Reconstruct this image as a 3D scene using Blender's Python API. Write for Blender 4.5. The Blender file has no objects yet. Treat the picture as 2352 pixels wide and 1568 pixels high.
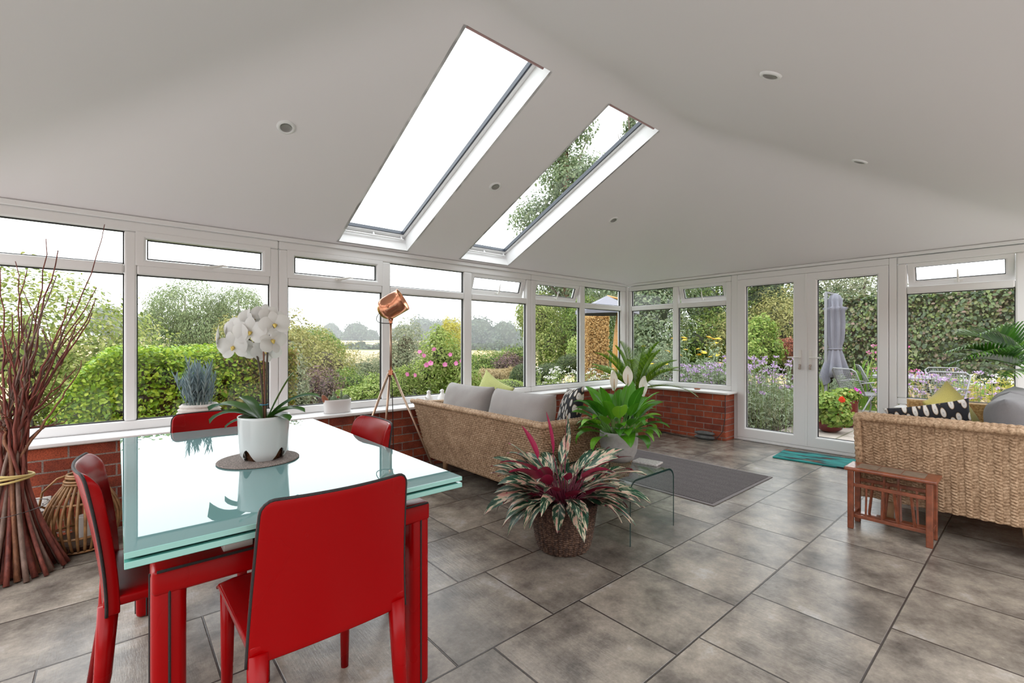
import bpy, bmesh, math, random
import numpy as np
from mathutils import Vector, Matrix, Quaternion

# ------------------------------------------------------------------ camera, sky, exposure
S = bpy.context.scene
COL = S.collection
EYE = 1.195
AZ = math.radians(49.307)
cam = bpy.data.objects.new('camera', bpy.data.cameras.new('camera'))
COL.objects.link(cam)
cam.location = (0, 0, EYE)
cam.rotation_euler = (math.pi / 2, 0, AZ - math.pi / 2)
cam.data.sensor_width = 36
cam.data.lens = 36 * 1056 / 2352
cam.data.shift_y = 3 / 2352
cam.data.clip_start = 0.02
cam.data.clip_end = 2000
S.camera = cam
S.view_settings.view_transform = 'Standard'
S.view_settings.look = 'None'
S.view_settings.gamma = 1
S.view_settings.exposure = 0.18
S.view_settings.use_curve_mapping = False
SKY = 3.6
w = bpy.data.worlds.new('overcast_sky')
S.world = w
w.use_nodes = True
bg = w.node_tree.nodes['Background']
bg.inputs[0].default_value = (0.95, 0.975, 1.0, 1)
bg.inputs[1].default_value = SKY
S.cycles.max_bounces = 8
S.cycles.diffuse_bounces = 4
S.cycles.glossy_bounces = 3
S.cycles.transmission_bounces = 4
S.cycles.transparent_max_bounces = 12
S.cycles.volume_bounces = 0
S.cycles.caustics_reflective = False
S.cycles.caustics_refractive = False
S.cycles.sample_clamp_indirect = 6

# ------------------------------------------------------------------ helpers
rnd = random.Random(7)
nrg = np.random.default_rng(7)
PI = math.pi

def put(o, parent=None):
    COL.objects.link(o)
    if parent is not None:
        o.parent = parent
    return o

def tag(o, label, cat, group=None, kind=None):
    o['label'] = label
    o['category'] = cat
    if group: o['group'] = group
    if kind: o['kind'] = kind
    return o

def thing(name, label, cat, loc=(0, 0, 0), rz=0, group=None):
    o = put(bpy.data.objects.new(name, None))
    o.empty_display_size = 0.1
    o.location = loc
    o.rotation_euler = (0, 0, rz)
    return tag(o, label, cat, group)

def struct(o):
    o['kind'] = 'structure'
    return o

def holder(name, loc=(0, 0, 0)):
    o = put(bpy.data.objects.new(name, None))
    o.location = loc
    o['kind'] = 'structure'
    return o

def dup_tree(o, parent=None):
    c = o.copy(); COL.objects.link(c)
    if parent is not None: c.parent = parent
    for ch in list(o.children):
        dup_tree(ch, c)
    return c

class MB:
    """collects verts and faces, builds one mesh object"""
    def __init__(s):
        s.v = []; s.f = []; s.m = []; s.uv = {}
    def add(s, vs, fs, mi=0):
        b = len(s.v)
        s.v.extend([tuple(map(float, p)) for p in vs])
        s.f.extend([tuple(b + i for i in f) for f in fs])
        s.m.extend([mi] * len(fs))
        return b
    def box(s, a, b, mi=0, M=None):
        x0, y0, z0 = a; x1, y1, z1 = b
        if x0 > x1: x0, x1 = x1, x0
        if y0 > y1: y0, y1 = y1, y0
        if z0 > z1: z0, z1 = z1, z0
        vs = [(x0, y0, z0), (x1, y0, z0), (x1, y1, z0), (x0, y1, z0), (x0, y0, z1), (x1, y0, z1), (x1, y1, z1), (x0, y1, z1)]
        if M is not None: vs = [tuple(M @ Vector(p)) for p in vs]
        s.add(vs, [(0, 3, 2, 1), (4, 5, 6, 7), (0, 1, 5, 4), (1, 2, 6, 5), (2, 3, 7, 6), (3, 0, 4, 7)], mi)
        return s
    def bar(s, p, q, wx, wy=None, mi=0, up=(0, 0, 1)):
        """box section bar from p to q"""
        wy = wy or wx
        p = Vector(p); q = Vector(q); d = (q - p).normalized(); u = Vector(up)
        if abs(d.dot(u)) > 0.98: u = Vector((1, 0, 0))
        a = d.cross(u).normalized() * wx / 2; b = a.cross(d).normalized() * wy / 2
        vs = [p - a - b, p + a - b, p + a + b, p - a + b, q - a - b, q + a - b, q + a + b, q - a + b]
        s.add(vs, [(0, 3, 2, 1), (4, 5, 6, 7), (0, 1, 5, 4), (1, 2, 6, 5), (2, 3, 7, 6), (3, 0, 4, 7)], mi)
        return s
    def tube(s, pts, r, n=8, mi=0, cap=True, closed=False):
        pts = [Vector(p) for p in pts]; k = len(pts)
        rs = [r] * k if not hasattr(r, '__len__') else list(r)
        t0 = (pts[1] - pts[0]).normalized()
        ref = Vector((0, 0, 1)) if abs(t0.z) < 0.9 else Vector((1, 0, 0))
        a = t0.cross(ref).normalized()
        rings = []
        for i in range(k):
            if closed: t = pts[(i + 1) % k] - pts[i - 1]
            elif i == 0: t = pts[1] - pts[0]
            elif i == k - 1: t = pts[-1] - pts[-2]
            else: t = pts[i + 1] - pts[i - 1]
            t.normalize()
            a = (a - t * a.dot(t)).normalized(); b = t.cross(a)
            rings.append([pts[i] + (a * math.cos(2 * PI * j / n) + b * math.sin(2 * PI * j / n)) * rs[i] for j in range(n)])
        vs = [p for rg in rings for p in rg]; fs = []
        for i in range(k if closed else k - 1):
            i2 = (i + 1) % k
            for j in range(n):
                fs.append((i * n + j, i * n + (j + 1) % n, i2 * n + (j + 1) % n, i2 * n + j))
        if cap and not closed:
            fs.append(tuple(range(n - 1, -1, -1))); fs.append(tuple((k - 1) * n + j for j in range(n)))
        s.add(vs, fs, mi); return s
    def cyl(s, p, q, r, r2=None, n=16, mi=0):
        return s.tube([p, q], [r, r if r2 is None else r2], n, mi)
    def lathe(s, prof, c=(0, 0, 0), n=32, mi=0, cap0=False, cap1=False, M=None):
        vs = []; fs = []; k = len(prof)
        for r, z in prof:
            for j in range(n):
                p = Vector((r * math.cos(2 * PI * j / n), r * math.sin(2 * PI * j / n), z))
                if M is not None: p = M @ p
                vs.append((c[0] + p.x, c[1] + p.y, c[2] + p.z))
        for i in range(k - 1):
            for j in range(n):
                fs.append((i * n + j, i * n + (j + 1) % n, (i + 1) * n + (j + 1) % n, (i + 1) * n + j))
        if cap0: fs.append(tuple(range(n - 1, -1, -1)))
        if cap1: fs.append(tuple((k - 1) * n + j for j in range(n)))
        s.add(vs, fs, mi); return s
    def grid(s, P, mi=0, wrap=False):
        """P: (nu, nv, 3) array"""
        P = np.asarray(P, float); nu, nv = P.shape[:2]
        fs = []
        for i in range(nu - 1):
            for j in range(nv - (0 if wrap else 1)):
                j2 = (j + 1) % nv
                fs.append((i * nv + j, (i + 1) * nv + j, (i + 1) * nv + j2, i * nv + j2))
        s.add(P.reshape(-1, 3), fs, mi); return s
    def build(s, name, mats, parent=None, bevel=0, seg=2, smooth=False, sub=0, loc=None, uvs=None, angle=None):
        me = bpy.data.meshes.new(name)
        me.from_pydata(s.v, [], s.f)
        if not isinstance(mats, (list, tuple)): mats = [mats]
        for m in mats: me.materials.append(m)
        if len(mats) > 1: me.polygons.foreach_set('material_index', s.m)
        if smooth: me.polygons.foreach_set('use_smooth', [True] * len(me.polygons))
        if uvs is not None:
            lay = me.uv_layers.new(name='UVMap')
            li = np.zeros(len(me.loops), np.int32); me.loops.foreach_get('vertex_index', li)
            lay.data.foreach_set('uv', np.asarray(uvs, np.float32)[li].ravel())
        me.update()
        o = put(bpy.data.objects.new(name, me), parent)
        if loc is not None: o.location = loc
        if bevel:
            b = o.modifiers.new('bevel', 'BEVEL'); b.width = bevel; b.segments = seg; b.limit_method = 'ANGLE'; b.angle_limit = math.radians(40)
        if sub:
            b = o.modifiers.new('sub', 'SUBSURF'); b.levels = sub; b.render_levels = sub
        return o

def np_mesh(name, V, F, mat, parent=None, smooth=False, uv=None, nside=4):
    """fast mesh from numpy arrays, all faces with the same number of sides"""
    me = bpy.data.meshes.new(name)
    V = np.asarray(V, np.float32); F = np.asarray(F, np.int32)
    nf = len(F); ns = F.shape[1]
    me.vertices.add(len(V)); me.vertices.foreach_set('co', V.ravel())
    me.loops.add(nf * ns); me.loops.foreach_set('vertex_index', F.ravel())
    me.polygons.add(nf)
    me.polygons.foreach_set('loop_start', np.arange(0, nf * ns, ns, dtype=np.int32))
    me.polygons.foreach_set('loop_total', np.full(nf, ns, np.int32))
    if smooth: me.polygons.foreach_set('use_smooth', np.ones(nf, bool))
    mats = mat if isinstance(mat, (list, tuple)) else [mat]
    for m in mats: me.materials.append(m)
    if uv is not None:
        lay = me.uv_layers.new(name='UVMap')
        lay.data.foreach_set('uv', np.asarray(uv, np.float32)[F.ravel()].ravel())
    me.update(calc_edges=True)
    return put(bpy.data.objects.new(name, me), parent)

def bez(p0, p1, p2, n=8, p3=None):
    out = []
    for i in range(n + 1):
        t = i / n
        if p3 is None:
            out.append(Vector(p0) * (1 - t) ** 2 + Vector(p1) * 2 * t * (1 - t) + Vector(p2) * t * t)
        else:
            out.append(Vector(p0) * (1 - t) ** 3 + Vector(p1) * 3 * t * (1 - t) ** 2 + Vector(p2) * 3 * t * t * (1 - t) + Vector(p3) * t ** 3)
    return out

# ------------------------------------------------------------------ materials
def newmat(name):
    m = bpy.data.materials.new(name); m.use_nodes = True
    nt = m.node_tree
    return m, nt, nt.nodes['Principled BSDF'], nt.nodes['Material Output']

def N(nt, t, **kw):
    n = nt.nodes.new(t)
    for k, v in kw.items():
        if hasattr(n, k): setattr(n, k, v)
    return n

def setin(n, **kw):
    for k, v in kw.items():
        n.inputs[k.replace('_', ' ')].default_value = v

def math_(nt, op, a, b=None, c=None):
    n = nt.nodes.new('ShaderNodeMath'); n.operation = op
    for i, x in enumerate((a, b, c)):
        if x is None: continue
        if isinstance(x, (int, float)): n.inputs[i].default_value = x
        else: nt.links.new(x, n.inputs[i])
    return n.outputs[0]

def ramp(nt, fac, stops):
    r = nt.nodes.new('ShaderNodeValToRGB'); e = r.color_ramp.elements
    while len(e) < len(stops): e.new(0.5)
    for el, (p, c) in zip(e, stops):
        el.position = p; el.color = (c[0], c[1], c[2], 1)
    nt.links.new(fac, r.inputs[0]); return r.outputs[0]

def noise(nt, vec, scale, detail=4, rough=0.55):
    n = nt.nodes.new('ShaderNodeTexNoise'); setin(n, Scale=scale, Detail=detail, Roughness=rough)
    if vec is not None: nt.links.new(vec, n.inputs['Vector'])
    return n.outputs[0]

def coord(nt, kind='Object'):
    return nt.nodes.new('ShaderNodeTexCoord').outputs[kind]

def bump(nt, p, h, strength=0.4, dist=0.01):
    b = nt.nodes.new('ShaderNodeBump'); setin(b, Strength=strength, Distance=dist)
    nt.links.new(h, b.inputs['Height']); nt.links.new(b.outputs[0], p.inputs['Normal'])

def plain(name, col, rough=0.5, metal=0, spec=0.5, var=0, vscale=20, bmp=0, bscale=200, coat=0):
    m, nt, p, o = newmat(name)
    p.inputs['Base Color'].default_value = (*col, 1); setin(p, Roughness=rough, Metallic=metal)
    p.inputs['Specular IOR Level'].default_value = spec
    if coat: p.inputs['Coat Weight'].default_value = coat
    if var:
        f = noise(nt, coord(nt), vscale)
        a = [max(0, c * (1 - var)) for c in col]; b = [min(1, c * (1 + var)) for c in col]
        nt.links.new(ramp(nt, f, [(0.3, a), (0.7, b)]), p.inputs['Base Color'])
    if bmp: bump(nt, p, noise(nt, coord(nt), bscale, 3), bmp, 0.004)
    return m

def thin_glass(name, tint=(0.96, 0.985, 0.98), base=.04):
    m, nt, p, o = newmat(name); nt.nodes.remove(p)
    tr = N(nt, 'ShaderNodeBsdfTransparent'); tr.inputs[0].default_value = (*tint, 1)
    gl = N(nt, 'ShaderNodeBsdfGlossy'); gl.inputs['Roughness'].default_value = 0
    lw = N(nt, 'ShaderNodeLayerWeight'); lw.inputs[0].default_value = .5
    fr = math_(nt, 'ADD', math_(nt, 'MULTIPLY', math_(nt, 'POWER', lw.outputs['Facing'], 5.0), 1 - base), base)
    mx = N(nt, 'ShaderNodeMixShader')
    nt.links.new(fr, mx.inputs[0]); nt.links.new(tr.outputs[0], mx.inputs[1]); nt.links.new(gl.outputs[0], mx.inputs[2])
    nt.links.new(mx.outputs[0], o.inputs[0]); return m

def leafmat(name, cols, rough=0.5, trans=0.35, spec=0.3):
    """leaf colour varies from leaf to leaf"""
    m, nt, p, o = newmat(name)
    g = N(nt, 'ShaderNodeNewGeometry')
    k = len(cols)
    c = ramp(nt, g.outputs['Random Per Island'], [(i / max(1, k - 1), cc) for i, cc in enumerate(cols)])
    nt.links.new(c, p.inputs['Base Color']); setin(p, Roughness=rough); p.inputs['Specular IOR Level'].default_value = spec
    t = N(nt, 'ShaderNodeBsdfTranslucent'); nt.links.new(c, t.inputs[0])
    mx = N(nt, 'ShaderNodeMixShader'); mx.inputs[0].default_value = trans
    nt.links.new(p.outputs[0], mx.inputs[1]); nt.links.new(t.outputs[0], mx.inputs[2]); nt.links.new(mx.outputs[0], o.inputs[0])
    return m

M = {}
M['plaster'] = plain('plaster', (0.79, 0.762, 0.775), 0.9, spec=0.2)
M['upvc'] = plain('upvc', (0.80, 0.80, 0.80), 0.35)
M['gasket'] = plain('gasket', (0.012, 0.012, 0.013), 0.6)
M['whiteboard'] = plain('painted_sill', (0.83, 0.83, 0.83), 0.3)
M['glass'] = thin_glass('window_glass')
M['chrome'] = plain('steel', (0.6, 0.58, 0.55), 0.25, 1)
M['white_plastic'] = plain('white_plastic', (0.78, 0.77, 0.74), 0.35)
M['black'] = plain('black_rubber', (0.012, 0.012, 0.012), 0.5)

def brickmat(name, axis):
    m, nt, p, o = newmat(name)
    c = coord(nt); sp = N(nt, 'ShaderNodeSeparateXYZ'); nt.links.new(c, sp.inputs[0])
    cb = N(nt, 'ShaderNodeCombineXYZ')
    nt.links.new(sp.outputs[axis], cb.inputs[0]); nt.links.new(math_(nt, 'ADD', sp.outputs[2], -0.562), cb.inputs[1])
    b = N(nt, 'ShaderNodeTexBrick'); nt.links.new(cb.outputs[0], b.inputs['Vector'])
    setin(b, Scale=1.0, Mortar_Size=0.005, Mortar_Smooth=0.15, Bias=0.0, Brick_Width=0.225, Row_Height=0.075)
    b.inputs['Color1'].default_value = (0.40, 0.085, 0.035, 1); b.inputs['Color2'].default_value = (0.22, 0.040, 0.020, 1)
    b.inputs['Mortar'].default_value = (0.28, 0.22, 0.19, 1)
    n1 = noise(nt, c, 9, 5, 0.6)
    hs = N(nt, 'ShaderNodeHueSaturation'); nt.links.new(b.outputs[0], hs.inputs['Color'])
    nt.links.new(math_(nt, 'ADD', math_(nt, 'MULTIPLY', n1, 1.5), 0.3), hs.inputs['Value'])
    n2 = noise(nt, c, 160, 3, 0.7)
    mx = N(nt, 'ShaderNodeMix', data_type='RGBA'); mx.blend_type = 'MULTIPLY'; mx.inputs[0].default_value = 0.8
    nt.links.new(hs.outputs[0], mx.inputs[6]); nt.links.new(ramp(nt, n2, [(0.35, (0.35, 0.3, 0.3)), (0.55, (1, 1, 1))]), mx.inputs[7])
    nt.links.new(mx.outputs[2], p.inputs['Base Color']); setin(p, Roughness=0.85)
    h = math_(nt, 'ADD', math_(nt, 'MULTIPLY', b.outputs['Fac'], -1.0), math_(nt, 'MULTIPLY', n2, 0.35))
    bump(nt, p, h, 0.7, 0.006)
    return m
M['brick_x'] = brickmat('brickwork_a', 0)
M['brick_y'] = brickmat('brickwork_b', 1)

def tilemat():
    m, nt, p, o = newmat('slate_tiles')
    c = coord(nt); sp = N(nt, 'ShaderNodeSeparateXYZ'); nt.links.new(c, sp.inputs[0])
    row_f = math_(nt, 'DIVIDE', math_(nt, 'ADD', sp.outputs[1], -0.427 + 4.95), 0.495)
    row = math_(nt, 'FLOOR', row_f); fr = math_(nt, 'SUBTRACT', row_f, row)
    u = math_(nt, 'DIVIDE', math_(nt, 'ADD', math_(nt, 'ADD', sp.outputs[0], math_(nt, 'MULTIPLY', math_(nt, 'SUBTRACT', row, 10), 0.166)), -0.277 + 5.05), 0.505)
    colf = math_(nt, 'FLOOR', u); fc = math_(nt, 'SUBTRACT', u, colf)
    def edge(f):
        return math_(nt, 'MINIMUM', f, math_(nt, 'SUBTRACT', 1.0, f))
    e = math_(nt, 'MINIMUM', edge(fr), edge(fc))
    gm = N(nt, 'ShaderNodeMapRange'); gm.interpolation_type = 'SMOOTHSTEP'
    nt.links.new(e, gm.inputs[0]); setin(gm, From_Min=0.0045, From_Max=0.010)
    g = gm.outputs[0]
    cb = N(nt, 'ShaderNodeCombineXYZ'); nt.links.new(row, cb.inputs[0]); nt.links.new(colf, cb.inputs[1])
    wn = N(nt, 'ShaderNodeTexWhiteNoise'); nt.links.new(cb.outputs[0], wn.inputs['Vector'])
    off = N(nt, 'ShaderNodeVectorMath', operation='MULTIPLY_ADD')
    nt.links.new(wn.outputs['Color'], off.inputs[0]); off.inputs[1].default_value = (9, 9, 9); nt.links.new(c, off.inputs[2])
    v = off.outputs[0]
    n1 = noise(nt, v, 3.8, 8, 0.66); n2 = noise(nt, v, 75, 6, 0.7)
    st = N(nt, 'ShaderNodeMapping'); nt.links.new(v, st.inputs[0]); st.inputs['Scale'].default_value = (55, 8, 1)
    n3 = noise(nt, st.outputs[0], 1.0, 6, 0.7)
    col = ramp(nt, n1, [(0.30, (0.062, 0.052, 0.045)), (0.43, (0.135, 0.117, 0.100)), (0.53, (0.215, 0.187, 0.158)), (0.60, (0.27, 0.235, 0.195)), (0.72, (0.37, 0.35, 0.33))])
    mx = N(nt, 'ShaderNodeMix', data_type='RGBA'); mx.blend_type = 'MULTIPLY'; mx.inputs[0].default_value = 0.75
    nt.links.new(col, mx.inputs[6]); nt.links.new(ramp(nt, n2, [(0.30, (0.80, 0.79, 0.77)), (0.70, (1.16, 1.15, 1.13))]), mx.inputs[7])
    hv = N(nt, 'ShaderNodeHueSaturation'); nt.links.new(mx.outputs[2], hv.inputs['Color'])
    nt.links.new(math_(nt, 'ADD', math_(nt, 'MULTIPLY', wn.outputs['Value'], 0.35), 0.85), hv.inputs['Value'])
    gx = N(nt, 'ShaderNodeMix', data_type='RGBA'); nt.links.new(g, gx.inputs[0])
    gx.inputs[6].default_value = (0.040, 0.032, 0.028, 1); nt.links.new(hv.outputs[0], gx.inputs[7])
    nt.links.new(gx.outputs[2], p.inputs['Base Color'])
    nt.links.new(math_(nt, 'ADD', math_(nt, 'MULTIPLY', n2, 0.26), 0.09), p.inputs['Roughness'])
    h = math_(nt, 'ADD', math_(nt, 'MULTIPLY', g, 0.8), math_(nt, 'ADD', math_(nt, 'MULTIPLY', n2, 0.10), math_(nt, 'MULTIPLY', n3, 0.55)))
    bump(nt, p, h, 0.75, 0.004)
    return m
M['tiles'] = tilemat()
# ------------------------------------------------------------------ the room
YW, XW, XL, YR = 4.136, 5.85, -0.87, -0.16      # inner faces of the two glazed walls, unseen end wall, unseen right wall
ZE, SL = 2.07, 0.4487                             # eaves height and ceiling slope
RY, RZ = 1.994, 3.030                             # ridge
RX1, RX0 = 3.66, 1.33

mb = MB(); mb.add([(XL, YR, 0), (XW + .07, YR, 0), (XW + .07, YW, 0), (XL, YW, 0), (XL, YR, -.12), (XW + .07, YR, -.12), (XW + .07, YW, -.12), (XL, YW, -.12)],
                  [(0, 1, 2, 3), (4, 7, 6, 5), (0, 4, 5, 1), (1, 5, 6, 2), (2, 6, 7, 3), (3, 7, 4, 0)])
struct(mb.build('floor', M['tiles']))

def zc(y): return ZE + SL * (YW - y)
SK = [(1.49, 2.155), (2.79, 3.447)]
SY0, SY1 = 2.12, 4.08
def on(x, y): return (x, y, zc(y))
# plastered hip ceiling: four planes meeting in softly rounded plaster, with the two roof window openings left out
def smin(a, b, k=.11):
    h = np.clip(.5 + .5 * (b - a) / k, 0, 1); return b * (1 - h) + a * h - k * h * (1 - h)
def cuts(lo, hi, fixed, step):
    e = sorted([lo, hi] + fixed); out = []
    for p, q_ in zip(e[:-1], e[1:]):
        n = max(1, int(round((q_ - p) / step))); out += [p + (q_ - p) * i / n for i in range(n)]
    return np.array(out + [hi])
GX = cuts(XL, XW, [v for k in SK for v in k], .045); GY = cuts(YR, YW, [SY0, SY1], .04)
X_, Y_ = np.meshgrid(GX, GY, indexing='ij')
SX = (RZ - ZE) / (XW - RX1)
Z_ = smin(smin(ZE + SL * (YW - Y_), ZE + SL * (Y_ - YR)), smin(ZE + SX * (XW - X_), ZE + SX * (X_ - XL)))
Z_ += .11 * .25 * 0
I_ = np.arange(X_.size).reshape(X_.shape)
F4 = np.stack([I_[:-1, :-1], I_[:-1, 1:], I_[1:, 1:], I_[1:, :-1]], -1)
keep = np.ones(F4.shape[:2], bool)
cx_ = (GX[:-1] + GX[1:]) / 2; cy_ = (GY[:-1] + GY[1:]) / 2
for (a0, a1) in SK: keep &= ~(((cx_[:, None] > a0) & (cx_[:, None] < a1)) & ((cy_[None] > SY0) & (cy_[None] < SY1)))
o = np_mesh('ceiling', np.stack([X_, Y_, Z_], -1).reshape(-1, 3), F4[keep], M['plaster'], None, smooth=True)
struct(o)

# dwarf walls
mb = MB(); mb.box((XL, 3.93, 0), (XW, 4.13, .563)); struct(mb.build('wall_left', M['brick_x'], bevel=.004))
mb = MB(); mb.box((5.60, 2.54, 0), (5.84, 3.93, .563)); struct(mb.build('wall_back', M['brick_y'], bevel=.004))
mb = MB(); mb.box((5.60, YR, 0), (5.84, .905, .563)); struct(mb.build('wall_back_right', M['brick_y'], bevel=.004))
# sills
mb = MB(); mb.box((XL, 3.90, .565), (XW - .005, YW + .03, .59)); struct(mb.build('trim_1', M['whiteboard'], bevel=.006))
mb = MB(); mb.box((5.57, 2.50, .565), (XW + .03, 3.895, .59)); struct(mb.build('trim_2', M['whiteboard'], bevel=.006))
mb = MB(); mb.box((5.57, YR, .565), (XW + .03, .945, .59)); struct(mb.build('trim_3', M['whiteboard'], bevel=.006))
# coving beads under the eaves, corner post
mb = MB(); mb.box((XL, YW - .022, 2.036), (XW, YW + .07, 2.072)); struct(mb.build('trim_4', M['upvc'], bevel=.006))
mb = MB(); mb.box((XW - .022, YR, 2.042), (XW + .07, YW - .022, 2.072)); struct(mb.build('trim_5', M['upvc'], bevel=.005))
mb = MB(); mb.box((XW - .03, YW - .03, .59), (XW + .07, YW + .07, 2.036)); struct(mb.build('trim_6', M['upvc'], bevel=.01))
# unseen walls behind the camera, added to keep bright sky out of pane reflections
mb = MB(); mb.box((-16, -8.3, -.06), (30, -8.0, 5.5)); mb.box((-16.3, -8.3, -.06), (-16, 16, 4.5)); struct(mb.build('wall_sky_screen', plain('sky_screen_brick', (.34, .24, .20), .9)))
mb = MB(); mb.box((-16, -8.0, -.20), (XW + .07, YR - .01, -.06)); mb.box((-16, YR - .01, -.20), (XL - .01, 12.0, -.06)); struct(mb.build('bounce_paving', plain('pale_bounce', (.40, .375, .35), .9, var=.1, vscale=2)))  # unseen pale paving, added to bounce daylight up onto the ceiling

ZB0, ZL0, ZL1, ZU0, ZU1, ZT = .59, .655, 1.672, 1.741, 1.968, 2.038

def frame_local(mode):
    """local (u along wall, d outward from inner face, z) -> world"""
    if mode == 'x': return lambda u, d, z: (u, YW + d, z)
    return lambda u, d, z: (XW + d, u, z)

def rect_frame(mb, T, u0, u1, z0, z1, wl, wr, wb, wt, d0, d1, mi=0, ch=.012):
    """picture-frame of four mitred lengths with a sloped glazing bead on the inner edge"""
    O = [(u0, z0), (u1, z0), (u1, z1), (u0, z1)]
    I = [(u0 + wl, z0 + wb), (u1 - wr, z0 + wb), (u1 - wr, z1 - wt), (u0 + wl, z1 - wt)]
    I0 = [(u0 + wl - ch, z0 + wb - ch), (u1 - wr + ch, z0 + wb - ch), (u1 - wr + ch, z1 - wt + ch), (u0 + wl - ch, z1 - wt + ch)]
    rows = [[T(u, d1, z) for u, z in O], [T(u, d0, z) for u, z in O], [T(u, d0, z) for u, z in I0], [T(u, d0 + ch, z) for u, z in I], [T(u, d1, z) for u, z in I]]
    vs = [p for r in rows for p in r]; fs = []
    for k in range(5):
        k2 = (k + 1) % 5
        for j in range(4):
            j2 = (j + 1) % 4
            fs.append((k * 4 + j, k * 4 + j2, k2 * 4 + j2, k2 * 4 + j))
    mb.add(vs, fs, mi)

def window(idx, mode, bays, u0, u1):
    """bays: list of (pane u0, pane u1, opener: None / 'shut' / 'open')"""
    T = frame_local(mode)
    W = holder(f'window_{idx}', T((u0 + u1) / 2, 0, 0.59))
    off = Vector(W.location)
    T0 = T
    T = lambda u, d, z: tuple(Vector(T0(u, d, z)) - off)
    d0, d1 = 0.0, .07
    mb = MB()
    # outer frame and mullions, as boxes butted together
    def bx(a, b, c, d): mb.box(T(a, d0, c), T(b, d1, d))
    bx(u0, u1, ZB0, ZL0); bx(u0, u1, ZU1, ZT)
    edges = [u0] + [v for b in bays for v in b[:2]] + [u1]
    for i in range(0, len(edges), 2):
        bx(edges[i], edges[i + 1], ZL0, ZU1)
    for a, b, k in bays:
        bx(a, b, ZL1, ZU0)
    fr = mb.build('frame', M['upvc'], W, bevel=.012, seg=2)
    gk = MB()
    for a, b, k in bays:
        rect_frame(gk, T, a - .002, b + .002, ZL0 - .002, ZL1 + .002, .009, .009, .009, .009, .022, .045, 0, .002)
        if k is None: rect_frame(gk, T, a - .002, b + .002, ZU0 - .002, ZU1 + .002, .009, .009, .009, .009, .022, .045, 0, .002)
    gk.build('gasket', M['gasket'], W)
    for a, b, k in bays:
        p = MB(); p.add([T(a, .032, ZL0), T(b, .032, ZL0), T(b, .032, ZL1), T(a, .032, ZL1)], [(0, 1, 2, 3)]); p.build('pane', M['glass'], W)
        if k is None:
            p = MB(); p.add([T(a, .032, ZU0), T(b, .032, ZU0), T(b, .032, ZU1), T(a, .032, ZU1)], [(0, 1, 2, 3)]); p.build('pane', M['glass'], W)
        else:
            # sash hung at its top edge, with its pane, gasket and handle
            piv = Vector(T(a, .01, ZU1)); sw = put(bpy.data.objects.new('sash', None), W); sw.location = piv
            h = ZU1 - ZU0; ln = b - a
            def L(u, d, z):
                return Vector(T(u, d, z)) - Vector(T(a, 0.0, ZU1))
            s = MB(); e_ = .006 if k == 'shut' else -.002
            rect_frame(s, L, a - e_, b + e_, ZU0 - (.006 if k == 'shut' else .014), ZU1 + e_, .058, .058, .045 if k == 'shut' else .061, .045, -.012 if k == 'shut' else 0, .05)
            so = s.build('sash_frame', M['upvc'], sw, bevel=.004)
            s = MB(); rect_frame(s, L, a + .057, b - .057, ZU0 + .044, ZU1 - .044, .007, .007, .007, .007, .012, .03, 0, .002); s.build('sash_gasket', M['gasket'], sw)
            s = MB(); s.add([L(a + .05, .02, ZU0 + .04), L(b - .05, .02, ZU0 + .04), L(b - .05, .02, ZU1 - .04), L(a + .05, .02, ZU1 - .04)], [(0, 1, 2, 3)]); s.build('sash_pane', M['glass'], sw)
            s = MB(); um = (a + b) / 2; zh = ZU0 + .024; df = -.012 if k == 'shut' else 0
            s.box(L(um - .03, df - .008, zh - .011), L(um + .03, df, zh + .011))
            s.tube([L(um, df, zh), L(um, df - .03, zh)], .008, 8)
            if k == 'shut':
                s.tube([L(um, df - .03, zh - .002), L(um + .04, df - .034, zh + .004), L(um + .085, df - .036, zh + .016), L(um + .12, df - .034, zh + .014)], [.011, .010, .008, .005], 8)
            else:
                s.tube([L(um, df - .03, zh - .01), L(um, df - .036, zh + .05), L(um, df - .034, zh + .115)], [.010, .008, .005], 8)
            s.build('window_handle', M['white_plastic'], sw, bevel=.002)
            if k == 'open':
                ang = math.radians(19)
                sw.rotation_euler = (ang, 0, 0) if mode == 'x' else (0, -ang, 0)
    return W

window(1, 'x', [(-.80, .039, None), (.106, .949, 'shut')], XL, 1.0149)
window(2, 'x', [(1.088, 1.923, 'shut'), (2.008, 2.869, None), (2.974, 3.795, 'open')], 1.0151, 3.8709)
window(3, 'x', [(3.949, 4.783, 'open'), (4.883, 5.706, None)], 3.8711, XW - .03)
window(4, 'y', [(2.650, 3.305, 'open'), (3.387, 4.06, None)], 2.5802, YW - .03)
window(5, 'y', [(.175, .893, 'open')], YR, .9658)

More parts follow.
